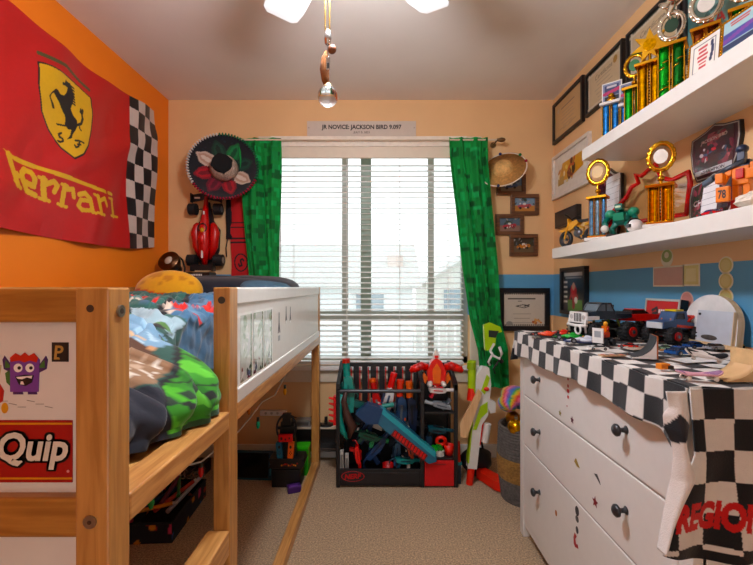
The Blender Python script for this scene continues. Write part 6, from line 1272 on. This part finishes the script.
b.surf(lambda u, v: Vector((.1 * (1 + .2 * nz(math.cos(2 * PI * u) * 2, math.sin(2 * PI * u) * 2, v * 3)) * math.cos(2 * PI * u) * math.sin(PI * (.06 + .94 * v)) ** .6, .06 * math.sin(2 * PI * u) * math.sin(PI * (.06 + .94 * v)) ** .6, .17 * v ** .8)), 26, 12, mat('black nylon', '#1c1c20', .6, bump=.3), True); b.build('bag_body', bb)
b = MB(); b.tube([(-.04, 0, .15), (-.03, 0, .21), (.03, 0, .21), (.04, 0, .15)], .008, mat('black nylon', '#1c1c20'), 8); b.build('bag_handle', bb)
# basket with balls
bk = thing('woven_basket', 'tall grey and tan woven basket beside the white chest', 'basket', (.80, 2.27, 0)); GB = mat('grey woven rope', '#6f6a66', .9, var=.3, scale=60, bump=1, bscale=140, bdist=.01); TB = mat('tan woven rope', '#a8824e', .9, var=.3, scale=60, bump=1, bscale=140, bdist=.01)
def coil(z0, z1, m, nm):
    b = MB(); k = int((z1 - z0) / .015)
    for i in range(k): z = z0 + (i + .5) * .015; b.torus((0, 0, z), interp([0, .2, .42], [.118, .142, .132], z), .0085, m, Matrix.Identity(4), 36, 6)
    b.build(nm, bk)
coil(0.0, .12, GB, 'base_weave'); coil(.12, .24, TB, 'tan_weave'); coil(.24, .405, GB, 'rim_weave')
b = MB(); b.cyl((0, 0, .004), (0, 0, .012), .12, GB, n=30); b.build('basket_floor', bk)
GDB = K('#c89a3c', .22, .9)
for i, (dx, dy, z, r, m, lb) in enumerate(((-.07, -.07, .41, .046, GDB, 'largest gold bauble at the front of the basket'), (-.055, .03, .43, .04, K('#b8823a', .3, .8), 'copper bauble behind the large gold one in the basket'), (.02, -.055, .42, .04, K('#8a7a4a', .3, .7), 'dull bronze bauble in the basket beside the chest'), (-.025, -.075, .465, .03, GDB, 'small gold bauble resting on the larger ones'), (.03, .04, .43, .042, K('#5a5a50', .5), 'dark grey ball deep in the basket'))):
    t = thing('bauble', lb, 'bauble', (.80 + dx, 2.27 + dy, z), group='baubles in the basket'); b = MB(); b.ell((0, 0, 0), r, m, 24, 16); b.build('ball', t); b = MB(); b.cyl((0, 0, r * .95), (0, 0, r * 1.2), r * .2, K('#b8b0a0', .3, .9), n=10); b.torus((0, 0, r * 1.32), r * .13, r * .03, K('#b8b0a0', .3, .9), FRONT, 12, 5); b.build('cap', t)
def cro_cols(vs):
    pal = ['#c8484a', '#d8963a', '#b8b83a', '#4a9a5a', '#4a7ab8', '#9a5aa8', '#d87a9a']; o = []
    for p in vs: o.append(lin(pal[int((math.atan2(p.z - .5, p.x - .7) * 5 + p.y * 55) // 1) % 7]))
    return o
b = MB(); b.ell((.775, 2.30, .545), (.095, .10, .06), paint_mat('striped crochet', .95, .8, 160, .3), 44, 26, rot=(0, .25, 0), cols=cro_cols); b.ell((.705, 2.27, .52), (.05, .07, .045), paint_mat('striped crochet'), 36, 20, cols=cro_cols); one(b, 'crochet_blanket', 'rainbow striped crochet bundle on top of the baubles in the basket', 'blanket')
# ------------------------------------------------------------------ under the window behind the bed leg
sh = thing('low_shelf', 'low metal shelf unit with a pale top against the wall under the window', 'shelf unit', (-.47, 2.70, 0)); b = MB(); b.bx(-.17, .2, -.015, .09, .232, .244, mat('pale shelf board', '#cbbfae', .4)); b.build('top_board', sh, .002)
b = MB(); b.bx(-.17, .2, -.015, .09, .085, .11, K('#5a5654', .4, .5)); b.build('lower_rail', sh, .002); b = MB(); b.bx(-.17, .2, .07, .09, .11, .232, K('#2a2624', .5)); b.build('back_panel', sh)
for x in (-.165, .18): b = MB(); b.bx(x, x + .015, -.01, .005, 0, .232, K('#3a3634', .4, .5)); b.build('leg', sh); b = MB(); b.bx(x, x + .015, .055, .07, 0, .232, K('#3a3634', .4, .5)); b.build('leg', sh)
an = thing('antenna_box', 'small black device with a short aerial on the pale low shelf', 'device', (-.36, 2.735, .244)); b = MB(); b.lathe([(0, 0), (.05, 0), (.05, .006), (.03, .01), (0, .011)], K('#161618', .4), None, 24); b.build('foot', an); b = MB(); b.cyl((0, 0, .01), (0, 0, .055), .012, K('#161618', .4), r2=.01, n=12); b.build('aerial', an)
gb = MB(); gb.bx(-.56, -.46, 2.695, 2.77, .244, .285, K('#8c8884', .4)); gb.bx(-.55, -.47, 2.694, 2.695, .252, .275, K('#5a5856', .4)); one(gb, 'grey_box', 'flat grey media box on the low shelf behind the steering wheel toy', 'device', bevel=.004)
ps = thing('power_strip', 'white power strip fixed on the wall above the low shelf', 'power strip', (-.725, 2.808, .29)); b = MB(); b.bx(-.09, .09, -.03, 0, 0, .035, WHITE); b.build('casing', ps, .004)
for i in range(3): b = MB(); b.disc(Fm(-.05 + i * .04, -.0302, .018), .009, .009, .001, K('#b8b4ac', .4), 14); b.build('socket', ps)
b = MB(); b.tube([(-.635, 2.785, .31), (-.58, 2.77, .285), (-.5, 2.78, .262), (-.44, 2.78, .30), (-.42, 2.79, .42), (-.41, 2.795, .56)], .004, K('#1c1a1a', .5), 6); b.tube([(-.635, 2.785, .30), (-.6, 2.765, .27), (-.53, 2.775, .255)], .0035, K('#1c1a1a', .5), 6); one(b, 'power_cable', 'black cable trailing from the wall power strip', 'cable')
dv = thing('drawing_tablet', 'black drawing tablet with a teal rim standing on the carpet under the bed', 'tablet', (-.78, 2.48, 0), rot=(-.12, 0, -.05)); b = MB(); b.bx(-.14, .135, -.014, 0, 0, .172, K('#1d4a58', .4)); b.build('rim', dv, .01, 3); b = MB(); b.bx(-.128, .108, -.0155, -.014, .014, .158, K('#0c0e12', .15)); b.build('screen', dv, .002); b = MB(); b.cyl((.121, -.016, .03), (.121, -.016, .14), .004, K('#2c7c8c', .4), n=8); b.build('stylus', dv)
# steering wheel toy
sw = thing('steering_wheel_toy', 'black racing wheel stand with red, blue and orange controllers under the bed', 'game controller', (-.545, 2.44, 0)); sw.scale = (.77, .9, 1); BK2 = K('#151517', .4)
b = MB(); b.bx(-.11, .11, -.07, .06, 0, .105, BK2); b.build('base_box', sw, .006); b = MB(); b.prism([(-.13, .115), (.125, .115), (.14, .14), (.125, .17), (-.13, .17), (-.115, .14)], .13, BK2, Fm(0, -.08, 0)); b.build('tray', sw, .008)
b = MB(); b.prism([(-.085, .17), (.07, .17), (.05, .3), (.05, .37), (-.05, .37), (-.06, .3)], .05, BK2, Fm(0, -.03, 0)); b.build('stand', sw, .006)
b = MB(); b.torus((0, -.06, .345), .072, .0075, BK2, Matrix.Rotation(-.15, 4, 'X') @ FRONT, 36, 10); b.bx(-.07, .07, -.062, -.05, .335, .35, BK2); b.bx(-.03, .03, -.06, -.03, .36, .425, BK2); b.build('wheel', sw)
b = MB(); b.bx(-.055, .052, -.085, -.06, .268, .312, K('#d0241e', .35)); b.disc(Fm(-.03, -.0855, .29), .009, .009, .001, BK2, 14); b.disc(Fm(.028, -.0855, .292), .006, .006, .001, BK2, 12); b.disc(Fm(.0, -.0855, .285), .006, .006, .001, BK2, 12); b.build('red_controller', sw, .006)
for x, c_, r_ in ((-.052, '#2a6c8c', -.12), (.034, '#dc6a2a', .08)):
    b = MB(); b.box((x, -.055, .212), (.042, .028, .1), K(c_, .35), (0, r_, 0)); b.disc(Fm(x, -.0695, .235), .009, .009, .001, BK2, 14)
    for dx, dz in ((-.008, .2), (.008, .2), (0, .208), (0, .192)): b.disc(Fm(x + dx, -.0695, dz), .0035, .0035, .001, BK2, 10)
    b.build('side_controller', sw, .008)
rr_ = random.Random(3); b = MB()
for i in range(10): b.box((-.03 + i * .013, -.0805, .135 + rr_.uniform(-.006, .012)), (.01, .003, .008), K(rr_.choice(['#c83a2c', '#d8862c', '#d8d4cc', '#a02420']), .4))
b.build('button_row', sw)
gx = thing('green_box', 'bright green plastic box standing behind the steering wheel toy', 'box', (-.482, 2.57, 0)); b = MB(); b.bx(-.04, .04, -.04, .04, 0, .165, K('#3a9c2a', .4)); b.bx(-.042, .042, -.042, .042, .165, .178, K('#4ab838', .4)); b.bx(-.022, .022, -.0405, -.04, .10, .13, K('#2c7a20', .4)); b.build('box_body', gx, .004); b = MB(); b.tube([(-.02, -.04, .118), (0, -.046, .122), (.02, -.04, .118)], .003, K('#c8d8c0', .4), 6); b.build('latch', gx)
b = MB(); b.box((0, 0, .018), (.075, .05, .036), K('#4a2468', .4), (0, 0, .4)); b.box((.0, -.012, .037), (.05, .02, .008), K('#6a3a8c', .4), (0, 0, .4)); o = b.build('purple_toy', bevel=.006); tag(o, 'small purple plastic toy on the carpet beside the bed floor rail', 'toy'); o.location = (-.49, 2.335, 0)
# fabric tray of odds and ends
ft = thing('fabric_tray', 'low dark fabric tray with a colourful pattern under the bed', 'tray', (-1.06, 2.06, 0), .06)
def tray_art(c): c.blotch(90, -.3, -.3, .3, .3, .01, .028, ['#a83a2c', '#c8862a', '#2a5a8c', '#7a3a7c', '#1c7a7a', '#20222a', '#c84a6a', '#20222a'])
TM = paint_mat('patterned canvas', .85, .3, 200)
b = MB()
for (ax, ay), (bx2, by2) in (((-.13, -.2), (.1, -.2)), ((.1, -.2), (.1, .22)), ((.1, .22), (-.13, .22)), ((-.13, .22), (-.13, -.2))):
    L_ = math.hypot(bx2 - ax, by2 - ay); b.sheet(lambda u, v, ax=ax, ay=ay, bx2=bx2, by2=by2: Vector((lerp(ax, bx2, u), lerp(ay, by2, u), .09 * v)), lambda u, v, L_=L_: ((u - .5) * L_, v * .09), int(L_ / .006), 16, TM, '#1c1c26', tray_art, False)
b.bx(-.13, .1, -.2, .22, 0, .004, K('#1c1c24', .8)); b.build('tray_sides', ft, solid=.006)
b = MB()
for (ax, ay), (bx2, by2) in (((-.13, -.2), (.1, -.2)), ((.1, -.2), (.1, .22)), ((.1, .22), (-.13, .22)), ((-.13, .22), (-.13, -.2))): b.cyl((ax, ay, .09), (bx2, by2, .09), .006, K('#131318', .8), n=8)
b.build('tray_rim', ft)
GI = 'sticks and tubes in the fabric tray'
for i, (dx, dy, ang, L_, r_, c_, lb) in enumerate(((.05, .06, 1.5, .3, .011, '#a8a4ac', 'long pale grey tube along the inner side of the fabric tray'), (.02, .02, 1.3, .26, .010, '#a83a2c', 'rust red stick in the fabric tray'), (-.02, .05, 1.7, .24, .011, '#6a2a4c', 'plum coloured stick in the fabric tray'), (-.06, .0, 1.1, .22, .010, '#2a4a7c', 'blue stick crossing the fabric tray'), (-.03, -.1, .3, .18, .009, '#c8862a', 'amber stick at the near end of the fabric tray'), (.0, .1, 2.0, .2, .009, '#3a7a4c', 'green stick at the far end of the fabric tray'))):
    t = thing('craft_stick', lb, 'stick', (-1.06 + dx, 2.06 + dy, .085 + .012 * (i % 3)), ang, GI); b = MB(); b.cyl((-L_ / 2, 0, 0), (L_ / 2, 0, .02), r_, K(c_, .4), n=12); b.build('stick', t); b = MB(); b.cyl((L_ / 2, 0, .02), (L_ / 2 + .02, 0, .0215), r_ * .8, K('#c8c4bc', .3, .6), n=12); b.build('tip', t)
tn = thing('tinsel', 'silvery crumpled tinsel at the far end of the fabric tray', 'tinsel', (-1.04, 2.3, .06)); b = MB()
for i in range(40): p = Vector((rr_.uniform(-.05, .05), rr_.uniform(-.05, .05), rr_.uniform(0, .06))); b.tube([p, p + Vector((rr_.uniform(-.03, .03), rr_.uniform(-.03, .03), rr_.uniform(0, .03))), p + Vector((rr_.uniform(-.04, .04), rr_.uniform(-.04, .04), rr_.uniform(-.01, .04)))], .0025, K('#b8b4b8', .25, .8), 5)
b.build('strands', tn); tn['kind'] = 'stuff'
bx_ = MB(); bx_.bx(-1.24, -1.08, 2.5, 2.62, 0, .075, K('#18181c', .5)); bx_.bx(-1.23, -1.09, 2.499, 2.5, .02, .06, K('#2a2a30', .4)); one(bx_, 'black_box', 'small black box on the carpet by the wall under the bed', 'box', bevel=.004)
# string of coloured bulbs hooked under the bed rail
sl = thing('string_lights', 'white wire string of coloured bulbs looped under the bed rail', 'string lights', (-.48, 1.6, .79)); b = MB()
wp = [Vector((-.452, 2.3, .82))] + [W(*q) for q in ((275, 395, 2.2), (262, 402, 2.1), (250, 418, 2.05), (238, 432, 1.9), (226, 440, 1.7), (213, 452, 1.6), (201, 462, 1.55), (188, 465, 1.45), (170, 480, 1.3), (151, 490, 1.2))] + [Vector((-.52, 1.0, .81))]
pts = [p - Vector((-.48, 1.6, .79)) for p in wp]
b.tube(pts, .0035, K('#c8c4bc', .5), 6); b.build('wire', sl)
for (px, py, Y, c_) in ((258, 424, 2.05, '#3ac8a0'), (249, 410, 2.1, '#d8862c'), (201, 471, 1.55, '#c8241e'), (151, 501, 1.2, '#1ca04a'), (285, 391, 2.3, '#e0a83a')):
    p = W(px, py, Y); q = p - Vector((-.48, 1.6, .79)); b = MB(); b.lathe([(0, -.026), (.006, -.02), (.010, -.004), (.008, .012), (.005, .016)], K(c_, .2), Matrix.Translation(q), 14); b.build('bulb', sl); o = sl.children[-1]; b = MB(); b.cyl(q + Vector((0, 0, .014)), q + Vector((0, 0, .034)), .007, K('#1c2a20', .5), n=10);  b.build('bulb_cap', o)
# ================================================================== camera, light
w = bpy.data.worlds.new('overcast day'); SC.world = w; w.use_nodes = True; nt = w.node_tree; bg = nt.nodes['Background']
tc = nt.nodes.new('ShaderNodeTexCoord'); sp = nt.nodes.new('ShaderNodeSeparateXYZ'); cr = nt.nodes.new('ShaderNodeValToRGB')
nt.links.new(tc.outputs['Generated'], sp.inputs[0]); nt.links.new(sp.outputs['Z'], cr.inputs[0]); nt.links.new(cr.outputs[0], bg.inputs[0])
cr.color_ramp.elements[0].color = (.86, .88, .9, 1); cr.color_ramp.elements[1].color = (.93, .96, 1, 1); bg.inputs['Strength'].default_value = WORLD
def portal(loc, rot, sx, sy):
    l = bpy.data.lights.new('daylight_portal', 'AREA'); l.shape = 'RECTANGLE'; l.size = sx; l.size_y = sy; l.cycles.is_portal = True
    o = bpy.data.objects.new('daylight_portal', l); COL.objects.link(o); o.location = loc; o.rotation_euler = rot; o['kind'] = 'helper'
portal((-.0685, 2.96, 1.4), (-PI / 2, 0, 0), 1.37, 1.54)
portal((0, -.86, 1.05), (PI / 2, 0, 0), 1.1, 2.1)
cam = bpy.data.cameras.new('camera'); co = bpy.data.objects.new('camera', cam); COL.objects.link(co); co.location = (0, 0, CH); co.rotation_euler = (PI / 2, 0, 0)
cam.sensor_width = 36; cam.lens = FPX * 36 / 753; cam.shift_x = -(VX - 376.5) / 753; cam.shift_y = (VY - 282.5) / 753; cam.clip_start = .02
SC.camera = co
v = SC.view_settings; v.view_transform = 'Standard'; v.look = 'None'; v.exposure = EXPO; v.gamma = 1; v.use_curve_mapping = False
SC.cycles.use_denoising = True; SC.cycles.max_bounces = 10; SC.cycles.diffuse_bounces = 6; SC.cycles.transparent_max_bounces = 12; SC.cycles.sample_clamp_indirect = 6
